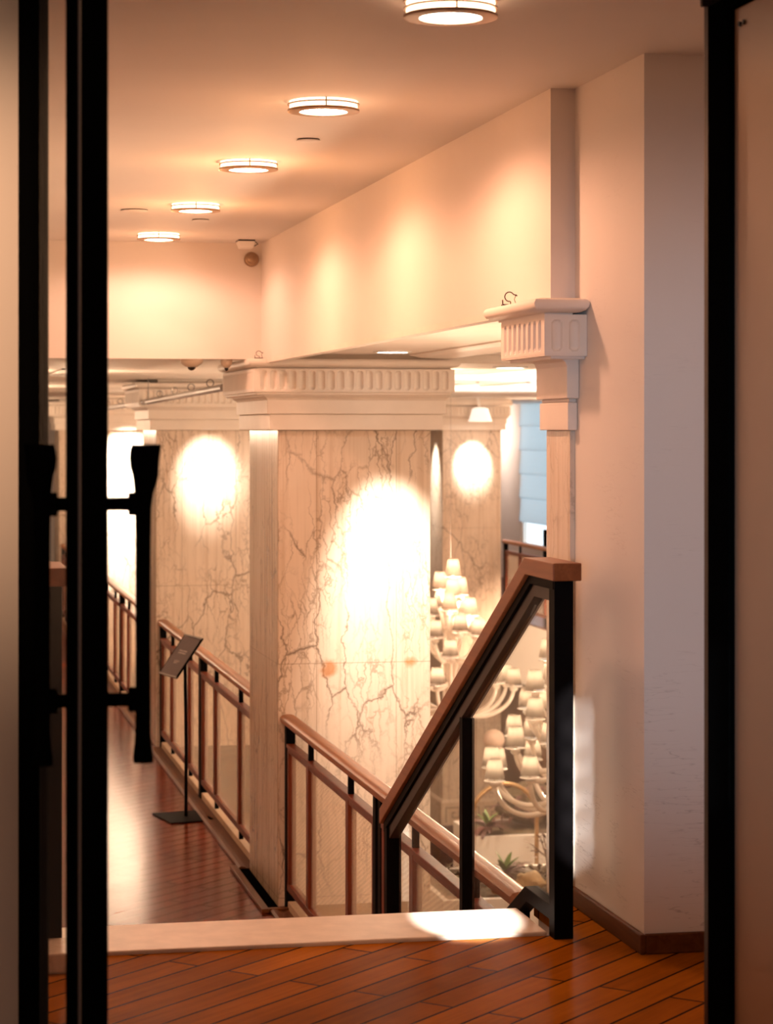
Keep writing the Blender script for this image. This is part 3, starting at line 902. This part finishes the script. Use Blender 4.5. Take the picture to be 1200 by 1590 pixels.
# ------------------------------------------------------------------ walkway railings
def railing(label, x, panels, z0, ends, group, k):
    """panels: list of (y0, y1) along y; k: height and width factor, from scaling the walkway about the camera"""
    ya, yb = ends
    t = thing('railing', label, 'railing', (x, (ya + yb) / 2, z0), group)
    zt = z0 + 1.03 * k
    w = 0.0425 * k
    prof = [(x - w, zt - 0.030), (x - w * 0.98, zt - 0.016), (x - w * 0.75, zt - 0.005), (x - w * 0.35, zt), (x + w * 0.35, zt), (x + w * 0.75, zt - 0.005), (x + w * 0.98, zt - 0.016), (x + w, zt - 0.030),
            (x + w * 0.9, zt - 0.046), (x + w * 0.6, zt - 0.053), (x - w * 0.6, zt - 0.053), (x - w * 0.9, zt - 0.046)]
    MB().prism(prof, 'y', ya, yb).build('handrail', M['rail_y'], t, smooth=True)
    zm, zl = zt - 0.145 * k, zt - 0.885 * k
    for (a, b) in panels:
        for yy in (a + 0.03, b - 0.03):
            MB().box(x - 0.027, x + 0.027, yy - 0.03, yy + 0.03, z0, zt - 0.05).build('post', M['black'], t, 0.001)
        fa, fb = a + 0.06, b - 0.06
        m = MB()
        m.box(x - 0.026, x + 0.026, fa, fb, zm - 0.022, zm)
        m.box(x - 0.019, x + 0.019, fa, fb, zm - 0.048, zm - 0.022)
        m.box(x - 0.023, x + 0.023, fa, fb, zl - 0.042, zl)
        L = fb - fa
        m.box(x - 0.022, x + 0.022, fa, fa + 0.055, zl, zm - 0.022)
        m.box(x - 0.022, x + 0.022, fb - 0.055, fb, zl, zm - 0.022)
        s1, s2 = fa + 0.27 * L, fb - 0.27 * L
        for sy in (s1, s2):
            m.box(x - 0.022, x + 0.022, sy - 0.036, sy + 0.036, zl, zm - 0.022)
        fr = m.build('panel_frame', M['frame_wood'], t, 0.003)
        for (g0, g1) in ((fa + 0.055, s1 - 0.036), (s1 + 0.036, s2 - 0.036), (s2 + 0.036, fb - 0.055)):
            MB().box(x - 0.004, x + 0.004, g0 - 0.006, g1 + 0.006, zl - 0.006, zm - 0.040).build('glass_pane', M['reeded'], fr)
        for sy in (s1, s2):
            MB().box(x - 0.014, x + 0.014, sy - 0.014, sy + 0.014, zm, zt - 0.05).build('upper_spacer', M['black'], t)
            MB().box(x - 0.014, x + 0.014, sy - 0.014, sy + 0.014, z0, zl - 0.042).build('lower_spacer', M['black'], t)
    return t
RX = 2.125
RG = 'wooden walkway railings'
railing('near wooden railing with glass panels between the large pillar and the stair rail', RX, [(7.95, 10.42), (10.48, 13.15)], ZW, (7.95, 13.19), RG, 1.083)
for i in range(3):
    a, b = PIL_Y[i] + 1.153, PIL_Y[i + 1] - 0.005
    mid = (a + b) / 2
    if i == 0:
        r1 = railing('wooden railing with glass panels behind the sign stand', RX, [(a, mid), (mid, b)], ZW, (a, b), RG, 1.083)
    else:
        r = dup(r1, (RX, mid, ZW), ['', 'distant wooden railing between second and third pillar, beside the black pull handle', 'farthest wooden railing, between third and fourth pillar'][i])
# opposite gallery railing
railing('distant wooden railing on the gallery across the atrium', 8.06, [(25.2, 28.1), (28.15, 31.05)], ZG, (25.2, 31.08), None, 1.0)

# ------------------------------------------------------------------ stair railings
SL = -0.5045
def stair_rail(xc, label, full=True):
    t = thing('stair_railing', label, 'stair railing', (xc, 6.56, 0.0), 'stair railings with wood handrail')
    y0, yp, ye = 6.50, 6.83, 9.07
    zt = 1.11
    def zz(y, off):
        return zt + off + (SL * (y - yp) if y > yp else 0)
    hw = 0.0435
    top = [(y0, zt), (yp, zt), (ye, zz(ye, 0))]
    bot = [(ye, zz(ye, -0.062)), (yp - 0.012, zt - 0.052), (y0, zt - 0.052)]
    MB().prism(top + bot, 'x', xc - hw, xc + hw).build('handrail', M['stair_wood'], t, 0.003)
    # flat steel under the wood
    MB().prism([(y0 + 0.05, zt - 0.052), (yp - 0.012, zt - 0.052), (ye - 0.02, zz(ye - 0.02, -0.062)), (ye - 0.02, zz(ye - 0.02, -0.100)), (yp - 0.02, zt - 0.080), (y0 + 0.05, zt - 0.080)], 'x', xc - 0.030, xc + 0.030).build('support_bar', M['black'], t, 0.002)
    MB().box(xc - 0.028, xc + 0.030, 6.54, 6.60, 0.0, zt - 0.052).build('newel_post', M['black'], t, 0.002)
    n2 = 9.0
    for (a, b) in ((8.985, 9.035),):
        MB().box(xc - 0.030, xc + 0.030, a, b, ZW, zz(9.0, -0.10)).build('newel_post', M['black'], t, 0.002)
    # glazing frame in dark bronze
    m = MB()
    fo, fi = -0.080, -0.118
    so, si = -0.100, -0.150
    m.prism([(6.60, zt + fo), (yp - 0.02, zt + fo), (8.985, zz(8.985, so)), (8.985, zz(8.985, si)), (yp - 0.035, zt + fi), (6.63, zt + fi), (6.63, 0.045), (6.60, 0.03)], 'x', xc - 0.020, xc + 0.020)
    fr1 = m.build('glazing_frame', M['bronze'], t, 0.002)
    yk = 6.90
    def zb(y, o):
        return o + (SL * (y - yk) if y > yk else 0)
    m = MB()
    m.prism([(6.60, 0.088), (yk, 0.088), (8.985, zb(8.985, 0.088)), (8.985, zb(8.985, 0.030)), (yk - 0.02, 0.044), (6.60, 0.044)], 'x', xc - 0.022, xc + 0.022)
    m.prism([(yk + 0.06, zb(yk + 0.06, 0.03)), (8.9, zb(8.9, 0.03)), (8.9, zb(8.9, -0.03)), (yk + 0.06, zb(yk + 0.06, -0.03))], 'x', xc - 0.010, xc + 0.012)
    m.build('bottom_frame', M['black'], t, 0.002)
    yd = 7.75
    MB().box(xc - 0.022, xc + 0.022, yd - 0.022, yd + 0.022, zb(yd, 0.05), zz(yd, -0.14)).build('mullion', M['black'], t, 0.002)
    for (ga, gb) in ((6.62, yd - 0.02), (yd + 0.02, 8.99)):
        ys = [ga] + [v for v in (yp - 0.03, yk) if ga < v < gb] + [gb]
        up = [(y, (zt + fi if y <= yp - 0.03 else zz(y, si)) + 0.006) for y in ys]
        dn = [(y, zb(y, 0.082)) for y in reversed(ys)]
        MB().prism(up + dn, 'x', xc - 0.004, xc + 0.004).build('glass_pane', M['pane'], t)
    return t
sr = stair_rail(1.875, 'right stair railing with black newel post, sloping wood handrail and glass')
dup(sr, (0.383, 6.62, 0.0), 'left stair railing, a sliver seen through the door glass')
struct('trim_23', MB().box(0.30, 0.43, 6.40, 6.60, 0.0, 0.058), M['marble_plain'], 0.006)

# ------------------------------------------------------------------ sign stand
t = thing('sign_stand', 'dark tilted notice board on a slim pole with a flat base plate', 'sign', (1.90, 16.37, ZW))
c0 = Vector((1.885, 16.37, ZW))
m = MB()
u = Vector((0.98, 0.2, 0)) * 0.165
v = Vector((-0.2, 0.98, 0)) * 0.225
ring = [c0 - u - v, c0 + u - v, c0 + u + v, c0 - u + v]
m.rings([[tuple(p + Vector((0, 0, 0.0005))) for p in ring], [tuple(p + Vector((0, 0, 0.010))) for p in ring]])
m.build('base_plate', M['black'], t, 0.002)
bc = Vector((1.854, 16.30, -0.101))
su = Vector((0.175, 0.02, 0.255)).normalized()   # up the slope
wu = Vector((0.10, -0.26, -0.01)).normalized()    # across the board
nu = wu.cross(su).normalized()
if nu.z < 0:
    nu = -nu
hs, hw = 0.168, 0.135
pole_top = bc + su * 0.03 - nu * 0.02
m = MB()
m.tube([(1.903, 16.385, ZW + 0.008), (1.903, 16.375, -0.75), tuple(pole_top)], 0.012, 12)
m.build('pole', M['black'], t, smooth=True)
def slab(c, a, b, n, ha, hb, t0, t1):
    mm = MB()
    f = [c - a * ha - b * hb, c + a * ha - b * hb, c + a * ha + b * hb, c - a * ha + b * hb]
    mm.rings([[tuple(p + n * t0) for p in f], [tuple(p + n * t1) for p in f]])
    return mm
bd = slab(bc, su, wu, nu, hs, hw, -0.012, 0.0).build('board', M['black'], t, 0.001)
slab(bc, su, wu, nu, hs - 0.012, hw - 0.012, 0.0, 0.001).build('face', M['sign_face'], bd)
for e in (-1, 1):
    slab(bc + su * e * (hs - 0.006), su, wu, nu, 0.006, hw, 0.0, 0.006).build('clamp_bar', M['grey_metal'], bd, 0.001)
m = MB()
random.seed(3)
def textline(pos, half, hgt):
    x = -half
    while x < half - 0.008:
        w_ = random.uniform(0.007, 0.013)
        for kk in (0, 1):
            cc = bc + su * pos + wu * (x + kk * w_ * 0.6)
            q = slab(cc, su, wu, nu, hgt / 2, 0.0016, 0.001, 0.0016)
            m.add(q.v, q.f)
        cc = bc + su * (pos + random.choice((-1, 0, 1)) * hgt * 0.42) + wu * (x + w_ * 0.3)
        q = slab(cc, su, wu, nu, 0.0016, w_ * 0.32, 0.001, 0.0016)
        m.add(q.v, q.f)
        x += w_ + 0.004
for pp, hh in ((0.040, 0.06), (0.022, 0.055), (-0.044, 0.035), (-0.058, 0.03)):
    textline(pp, hh, 0.012)
m.build('lettering', M['lettering'], bd)

# ------------------------------------------------------------------ things under the walkway ceiling
def dome_camera(x, y, zc, r, label):
    t = thing('dome_camera', label, 'camera', (x, y, zc - 0.06))
    MB().lathe((x, y, zc), [(r, 0), (r, -0.012), (r * 0.92, -0.026), (r * 0.55, -0.044), (r * 0.34, -0.048)], 32).build('housing', M['beige_plastic'], t, smooth=True)
    MB().lathe((x, y, zc), [(r * 0.36, -0.046), (r * 0.33, -0.056), (r * 0.2, -0.064), (0.0, -0.067)], 24).build('lens_dome', M['dark_glass'], t, smooth=True)
dome_camera(1.575, 13.28, 1.912, 0.066, 'beige dome camera with black lens under the back wall')
dome_camera(1.775, 13.26, 1.909, 0.035, 'small brown dome camera beside the large capital')

def hook(x, y, z, label, s=1.0):
    t = thing('wall_hook', label, 'hook', (x, y, z))
    MB().box(x - 0.022 * s, x + 0.020 * s, y - 0.012, y + 0.012, z, z + 0.006).build('base_plate', M['bronze'], t)
    pts = [(x + 0.003, y, z + 0.004), (x + 0.004, y, z + 0.012 * s)]
    for k in range(13):
        a = R(-80 - 250 * k / 12)
        pts.append((x - 0.001 + 0.0135 * s * math.cos(a), y - 0.004 * k / 12, z + 0.027 * s + 0.0135 * s * math.sin(a)))
    pts.append((x + 0.022 * s, y - 0.004, z + 0.030 * s))
    MB().tube(pts, 0.0016 * s, 8).build('ring', M['bronze'], t, smooth=True)
    MB().tube([(x + 0.020 * s, y, z + 0.004), (x + 0.014 * s, y, z + 0.020 * s), (x + 0.020 * s, y, z + 0.034 * s)], 0.0012, 8).build('arm', M['bronze'], t, smooth=True)
    MB().tube([(x - 0.020 * s, y, z + 0.004), (x - 0.0205 * s, y, z + 0.018 * s)], 0.0020, 8).build('pin', M['bronze'], t, smooth=True)
hook(1.925, 7.36, 1.909, 'dark metal hook standing on the near pilaster capital', 1.15)
hook(1.935, 13.06, 1.909, 'small metal hook above the large pillar, by the wall corner', 1.1)

# lighting pipes hung along the walkway
def pipe(y0, y1, za, zb_, label):
    x = 1.939
    t = thing('lighting_pipe', label, 'pipe', (x, (y0 + y1) / 2, min(za, zb_)), 'lighting pipes along the walkway')
    MB().tube([(x, y0, za), (x, y1, zb_)], 0.024, 14).build('tube', M['grey_metal'], t, smooth=True)
    n = 4
    for k in range(n):
        f = 0.14 + 0.22 * k
        y, z = y0 + f * (y1 - y0), za + f * (zb_ - za)
        c = [(x + 0.024 * math.cos(2 * PI * q / 14), y, z + 0.046 + 0.024 * math.sin(2 * PI * q / 14)) for q in range(14)]
        MB().tube(c, 0.0045, 6, True).build('clamp_ring', M['grey_metal'], t, smooth=True)
    y, z = y1 - 0.05, zb_
    MB().tube([(x, y, z), (x, y, 1.94)], 0.004, 6).build('hanger_chain', M['grey_metal'], t)
pipe(14.62, 19.5, 1.773, 1.740, 'grey lighting pipe with rings left of the large capital')
pipe(19.76, 26.3, 1.740, 1.717, 'farther grey lighting pipe beside the black door')

# grilles in the ceilings
def grille(x0, x1, y0, y1, z, n, label):
    t = thing('ceiling_vent', label, 'vent', ((x0 + x1) / 2, (y0 + y1) / 2, z - 0.012), 'ceiling vents')
    m = MB()
    m.box(x0, x1, y0, y0 + 0.03, z - 0.012, z).box(x0, x1, y1 - 0.03, y1, z - 0.012, z).box(x0, x0 + 0.03, y0, y1, z - 0.012, z).box(x1 - 0.03, x1, y0, y1, z - 0.012, z)
    m.build('frame', M['white_metal'], t)
    MB().box(x0 + 0.03, x1 - 0.03, y0 + 0.03, y1 - 0.03, z - 0.002, z).build('duct', M['line'], t)
    for k in range(n):
        x = x0 + 0.04 + (x1 - x0 - 0.08) * (k + 0.5) / n
        w_ = (x1 - x0 - 0.08) / n * 0.32
        MB().box(x - w_, x + w_, y0 + 0.03, y1 - 0.03, z - 0.009, z - 0.003).build('slat', M['white_metal'], t)
grille(3.95, 4.30, 15.6, 17.3, 1.945, 7, 'nearest vent grille in the bright atrium ceiling')
grille(4.65, 5.10, 20.6, 22.4, 1.945, 7, 'vent grille in the atrium ceiling beside the large capital')
grille(5.50, 5.95, 20.4, 22.2, 1.945, 7, 'vent grille in the atrium ceiling beside the pilaster')
grille(1.03, 1.256, 16.5, 18.4, 1.94, 5, 'vent in the walkway ceiling, left of the black door edge')

# recessed downlights
def downlight(x, y, z, r, label):
    t = thing('downlight', label, 'downlight', (x, y, z - 0.008), 'recessed downlights')
    n = 28
    m = MB()
    m.rings([[(x + rr * math.cos(2 * PI * i / n), y + rr * math.sin(2 * PI * i / n), z + h) for i in range(n)] for rr, h in ((r * 0.8, 0.0), (r, 0.0), (r, -0.006), (r * 0.8, -0.008))], False, True)
    m.build('trim_ring', M['white_metal'], t, smooth=True)
    MB().lathe((x, y, z), [(r * 0.82, -0.002), (0.0, -0.004)], n, cap=False).build('lens', M['downlight'], t)
downlight(2.60, 12.50, 1.938, 0.108, 'recessed downlight in the soffit above the large capital')
downlight(3.66, 13.97, 1.896, 0.11, 'recessed downlight under the cross beam beside the pilaster')

# floodlight at the far pillar
t = thing('floodlight', 'white floodlight with flared shade in front of the distant pillar', 'floodlight', (7.56, 30.5, 1.60))
MB().tube([(7.56, 30.62, 1.945), (7.56, 30.55, 1.86), (7.56, 30.50, 1.80)], 0.018, 10).build('arm', M['white_metal'], t, smooth=True)
MB().lathe((7.56, 30.48, 1.62), [(0.165, 0.0), (0.15, 0.035), (0.125, 0.11), (0.11, 0.17), (0.06, 0.19), (0.0, 0.19)], 28, cap=False).build('shade', M['opal_glow'], t, smooth=True)
MB().lathe((7.56, 30.48, 1.63), [(0.14, 0.0), (0.0, 0.01)], 28, cap=False).build('lens', M['downlight'], t)

# ------------------------------------------------------------------ roman blind and stand in the far gallery
t = thing('window_blind', 'pale blue roman blind in the far gallery window', 'blind', (9.9, 35.75, 0.08))
m = MB()
yy0, yy1 = 34.05, 37.45
prof = []
for k in range(5):
    z0_, z1_ = 1.96 - k * 0.40, 1.96 - (k + 1) * 0.40
    prof += [(9.985, z0_), (9.972, (z0_ + z1_) / 2), (9.955, z1_ + 0.03), (9.965, z1_ + 0.005)]
pts = prof + [(x + 0.006, z) for x, z in reversed(prof)]
m.prism(pts, 'y', yy0, yy1)
bm_ = NT('blind_cloth')
df = bm_.n('ShaderNodeBsdfTranslucent')
df.inputs[0].default_value = (0.82, 0.86, 0.88, 1)
d2_ = bm_.n('ShaderNodeBsdfDiffuse')
d2_.inputs[0].default_value = (0.72, 0.76, 0.78, 1)
mx_ = bm_.n('ShaderNodeMixShader')
mx_.inputs[0].default_value = 0.4
bm_.t.links.new(df.outputs[0], mx_.inputs[1])
bm_.t.links.new(d2_.outputs[0], mx_.inputs[2])
bm_.t.links.new(mx_.outputs[0], bm_.t.nodes['Material Output'].inputs[0])
m.build('cloth', bm_.m, t)
MB().box(9.95, 9.99, yy0, yy1, 1.955, 1.99).build('head_rail', M['white_metal'], t)
t = thing('metal_stand', 'black metal frame stand behind the distant gallery railing', 'stand', (8.9, 31.6, ZG))
for (x, y) in ((8.9, 32.0), (8.9, 30.4)):
    MB().box(x - 0.025, x + 0.025, y - 0.025, y + 0.025, ZG, 0.02).build('leg', M['black'], t)
MB().box(8.875, 8.925, 30.375, 32.025, 0.02, 0.07).build('top_bar', M['black'], t)
MB().box(8.875, 8.925, 30.42, 31.98, -0.6, -0.56).build('lower_bar', M['black'], t)

# ------------------------------------------------------------------ chandeliers
def chandelier(c, label):
    cx, cy, cz = c
    t = thing('chandelier', label, 'chandelier', (cx, cy, cz - 0.40), 'tiered glass chandeliers')
    MB().tube([(cx, cy, cz + 1.0), (cx, cy, 1.945)], 0.0016, 8).build('cable', M['grey_metal'], t)
    MB().lathe((cx, cy, cz), [(0.0, -0.42), (0.05, -0.40), (0.07, -0.34), (0.045, -0.26), (0.05, 0.0), (0.075, 0.1), (0.045, 0.2), (0.05, 0.5), (0.06, 0.6), (0.03, 0.7), (0.02, 0.9), (0.0, 0.92)], 20).build('column', M['opal'], t, smooth=True)
    tiers = ((11, 0.61, 0.0, 0.0, 0.36), (8, 0.42, 0.25, 0.3, 0.34), (7, 0.29, 0.48, 0.1, 0.30), (5, 0.20, 0.68, 0.4, 0.26), (3, 0.12, 0.87, 0.2, 0.20), (1, 0.03, 1.05, 0.2, 0.18))
    random.seed(5)
    for (n, rad, dz, ph, drop) in tiers:
        for k in range(n):
            a = ph + 2 * PI * k / n
            ca, sa = math.cos(a), math.sin(a)
            r_ = rad * (1.0 if k % 2 == 0 else 0.90)
            z = cz + dz + (0.0 if k % 2 == 0 else 0.055)
            def pt(r, h):
                return (cx + ca * r, cy + sa * r, z + h)
            pts = [pt(0.04, -drop + 0.02), pt(r_ * 0.25, -drop - 0.02), pt(r_ * 0.5, -drop - 0.03), pt(r_ * 0.72, -drop + 0.01), pt(r_ * 0.88, -drop + 0.08), pt(r_ * 0.97, -drop * 0.55), pt(r_, -0.13)]
            sm = []
            for i in range(len(pts) - 1):
                p0_, p1_, p2_, p3_ = [Vector(pts[max(0, min(len(pts) - 1, i + q))]) for q in (-1, 0, 1, 2)]
                for s_ in (0, 0.34, 0.67):
                    sm.append(0.5 * ((2 * p1_) + (p2_ - p0_) * s_ + (2 * p0_ - 5 * p1_ + 4 * p2_ - p3_) * s_ ** 2 + (3 * p1_ - p0_ - 3 * p2_ + p3_) * s_ ** 3))
            sm.append(Vector(pts[-1]))
            arm = MB().tube(sm, [0.024 - 0.006 * i / len(sm) for i in range(len(sm))], 10).build('arm', M['opal'], t, smooth=True)
            b = pt(r_, 0)
            MB().lathe(b, [(0.014, -0.15), (0.034, -0.135), (0.042, -0.115), (0.030, -0.105), (0.078, -0.098), (0.086, -0.092), (0.078, -0.088), (0.02, -0.092)], 18).build('dish', M['opal'], arm, smooth=True)
            MB().lathe(b, [(0.012, -0.092), (0.012, 0.0), (0.0, 0.002)], 10).build('candle', M['opal'], arm, smooth=True)
            MB().lathe(b, [(0.0, 0.0), (0.014, 0.012), (0.018, 0.03), (0.012, 0.055), (0.0, 0.068)], 10).build('bulb', M['bulb'], arm, smooth=True)
            MB().lathe(b, [(0.079, -0.070), (0.052, 0.078)], 22, cap=False).build('lampshade', M['shade'], arm, smooth=True)
    return t
ch = chandelier(CHAND[0], 'nearer white glass chandelier with grey shades, behind the black newel post')
dup(ch, (CHAND[1][0], CHAND[1][1], CHAND[1][2] - 0.40), 'farther tiered glass chandelier beside the large pillar, above the sloping handrail', 0.25)

# ------------------------------------------------------------------ lobby below: planters, plants, arch, globe
def planter(x0, x1, y0, y1, z1, label):
    t = thing('planter', label, 'planter', ((x0 + x1) / 2, (y0 + y1) / 2, ZL))
    m = MB()
    m.rings([[(x0, y0, ZL), (x1, y0, ZL), (x1, y1, ZL), (x0, y1, ZL)], [(x0, y0, z1), (x1, y0, z1), (x1, y1, z1), (x0, y1, z1)],
             [(x0 + 0.05, y0 + 0.05, z1), (x1 - 0.05, y0 + 0.05, z1), (x1 - 0.05, y1 - 0.05, z1), (x0 + 0.05, y1 - 0.05, z1)],
             [(x0 + 0.05, y0 + 0.05, z1 - 0.010), (x1 - 0.05, y0 + 0.05, z1 - 0.010), (x1 - 0.05, y1 - 0.05, z1 - 0.010), (x0 + 0.05, y1 - 0.05, z1 - 0.010)]])
    m.build('box', M['plaster_white'], t, 0.01)
    MB().box(x0 + 0.05, x1 - 0.05, y0 + 0.05, y1 - 0.05, z1 - 0.009, z1 - 0.004).build('soil', M['moss'], t)
    return t
planter(5.75, 7.1, 23.4, 24.4, -2.75, 'tall white planter wall behind the thin gold arch')
planter(4.30, 5.75, 18.6, 20.0, -2.40, 'low white planter with rosette plant and rocks')

def leaf(m, base, az, el, L, w, droop=0.6):
    n = 6
    d = Vector((math.cos(az), math.sin(az), 0))
    side = Vector((-math.sin(az), math.cos(az), 0))
    p = Vector(base)
    e = el
    rows = []
    for i in range(n + 1):
        f = i / n
        ww = w * math.sin(PI * min(0.97, 0.12 + f * 0.86)) ** 0.8 * (1 - 0.25 * f)
        up = Vector((0, 0, 0.12 * ww))
        rows.append([tuple(p - side * ww + up), tuple(p), tuple(p + side * ww + up)])
        p = p + (d * math.cos(e) + Vector((0, 0, math.sin(e)))) * (L / n)
        e -= droop / n
    vs = [q for r_ in rows for q in r_]
    fs = []
    for i in range(n):
        a = i * 3
        fs += [(a, a + 1, a + 4, a + 3), (a + 1, a + 2, a + 5, a + 4)]
    m.add(vs, fs)

def rosette(x, y, z, L, w, label, n_out=16, n_in=7):
    t = thing('rosette_plant', label, 'plant', (x, y, z))
    MB().lathe((x, y, z), [(0.03, 0), (0.025, L * 0.3)], 8).build('stem', M['twig'], t)
    m = MB()
    for k in range(n_out):
        leaf(m, (x, y, z + L * 0.2), k * 2.4, random.uniform(0.15, 0.75), L * random.uniform(0.8, 1.1), w, random.uniform(0.6, 1.3))
    m.build('dark_leaves', M['leaf_red'], t, smooth=True)
    m = MB()
    for k in range(n_in):
        leaf(m, (x, y, z + L * 0.3), k * 2.4 + 0.7, random.uniform(0.8, 1.3), L * random.uniform(0.5, 0.75), w * 0.7, 0.4)
    m.build('green_leaves', M['leaf_green'], t, smooth=True)
rosette(5.02, 19.35, -2.402, 0.26, 0.045, 'rosette plant with red leaves and green heart in the low planter', 20)
rosette(5.93, 23.58, -2.752, 0.28, 0.045, 'trailing dark plant with green tips on the tall planter', 22)
# dark mossy mound with drooping leaves
def blob(name, c, r, mat, parent, seed, sz=(1, 1, 0.8)):
    random.seed(seed)
    bm = bmesh.new()
    bmesh.ops.create_icosphere(bm, subdivisions=3, radius=1.0)
    ph = [random.uniform(0, 6) for _ in range(6)]
    m = MB()
    vs = []
    for v in bm.verts:
        p = v.co
        k = 1 + 0.12 * math.sin(5 * p.x + ph[0]) * math.sin(4 * p.y + ph[1]) + 0.10 * math.sin(7 * p.z + ph[2] + 3 * p.x) + 0.05 * math.sin(13 * p.y + ph[3])
        vs.append((c[0] + p.x * r * k * sz[0], c[1] + p.y * r * k * sz[1], c[2] + p.z * r * k * sz[2]))
    m.add(vs, [[v.index for v in f.verts] for f in bm.faces])
    bm.free()
    return m.build(name, mat, parent, smooth=True)
t = thing('moss_mound', 'dark mossy mound with drooping leaves on the tall planter', 'plant', (6.48, 24.0, -2.752))
blob('moss', (6.48, 24.0, -2.525), 0.30, M['moss'], t, 2, (1.1, 1.0, 0.75))
m = MB()
for k in range(60):
    a = random.uniform(0, 6.28)
    rr = random.uniform(0.12, 0.30)
    leaf(m, (6.48 + rr * math.cos(a), 24.0 + rr * math.sin(a), -2.52 + random.uniform(-0.1, 0.2)), a, random.uniform(-0.6, 0.5), random.uniform(0.16, 0.30), 0.035, 1.3)
m.build('drooping_leaves', M['leaf_red'], t, smooth=True)
for i, (x, y, r, lab) in enumerate(((5.10, 18.80, 0.115, 'larger ochre rock in front of the rosette plant'), (5.33, 18.82, 0.085, 'smaller ochre rock right of the rosette plant'), (4.82, 18.80, 0.07, 'small ochre rock at the left end of the low planter'))):
    o = blob('rock', (x, y, -2.40 + r * 0.74), r, M['rock'], None, 11 + i)
    tag(o, lab, 'rock', 'rocks in the low planter')
t = thing('ground_cover', 'dark ground cover foliage filling the low planter', 'plant', (5.1, 19.2, -2.402))
m = MB()
for k in range(420):
    x, y = random.uniform(4.40, 5.65), random.uniform(18.68, 19.9)
    leaf(m, (x, y, -2.402), random.uniform(0, 6.28), random.uniform(0.2, 1.2), random.uniform(0.06, 0.13), 0.022, 0.8)
o = m.build('foliage', M['moss'], t, smooth=True)
o['kind'] = 'stuff'
def shrub(x, y, z, h, label, seed, col):
    random.seed(seed)
    t = thing('thin_shrub', label, 'shrub', (x, y, z))
    m = MB()
    lm = MB()
    for k in range(7):
        a = k * 0.9
        top = (x + 0.16 * math.cos(a) * random.uniform(0.5, 1.2), y + 0.16 * math.sin(a), z + h * random.uniform(0.65, 1.0))
        m.tube([(x, y, z), (x + 0.03 * math.cos(a), y + 0.03 * math.sin(a), z + h * 0.45), top], [0.009, 0.007, 0.003], 6)
        for q in range(12):
            f = random.uniform(0.5, 1.0)
            b = (x + (top[0] - x) * f + random.uniform(-0.03, 0.03), y + (top[1] - y) * f, z + (top[2] - z) * f)
            leaf(lm, b, random.uniform(0, 6.28), random.uniform(-0.3, 0.9), random.uniform(0.05, 0.08), 0.016, 0.6)
    m.build('stems', M['twig'], t, smooth=True)
    lm.build('leaves', col, t, smooth=True)
shrub(5.42, 19.35, -2.402, 0.42, 'thin brown shrub at the right end of the low planter', 4, M['twig'])
shrub(6.92, 23.6, -2.752, 0.30, 'thin leafy shrub at the right end of the tall planter', 9, M['twig'])
# thin gold arch
t = thing('gold_arch', 'thin gold arch standing before the dark pillar plinth', 'arch', (6.0, 22.8, ZL))
ax0, ax1, ay = 5.57, 6.25, 22.8
rc = (ax1 - ax0) / 2
pts = [(ax0, ay, ZL), (ax0, ay, -2.45)] + [((ax0 + ax1) / 2 - rc * math.cos(PI * k / 16), ay, -2.45 + rc * math.sin(PI * k / 16)) for k in range(1, 16)] + [(ax1, ay, -2.45), (ax1, ay, ZL)]
MB().tube(pts, 0.022, 10).build('tube', M['gold'], t, smooth=True)
MB().box(ax0 - 0.08, ax1 + 0.08, ay - 0.1, ay + 0.1, ZL, ZL + 0.02).build('base_plate', M['gold'], t)
# pale globe in front of the far pillar, held by an added hair-thin support
t = thing('globe_ornament', 'pale pink globe on an added support in front of the distant pillar', 'globe', (6.95, 27.2, -2.4))
gx, gy, gz = 6.92, 27.2, -2.27
MB().lathe((gx, gy, gz), [(0.13 * math.sin(PI * k / 14), -0.13 * math.cos(PI * k / 14)) for k in range(15)], 28).build('globe', M['globe'], t, smooth=True)
MB().tube([(gx, gy, gz + 0.125), (gx, gy, 1.945)], 0.0007, 5).build('added_cord', M['grey_metal'], t)
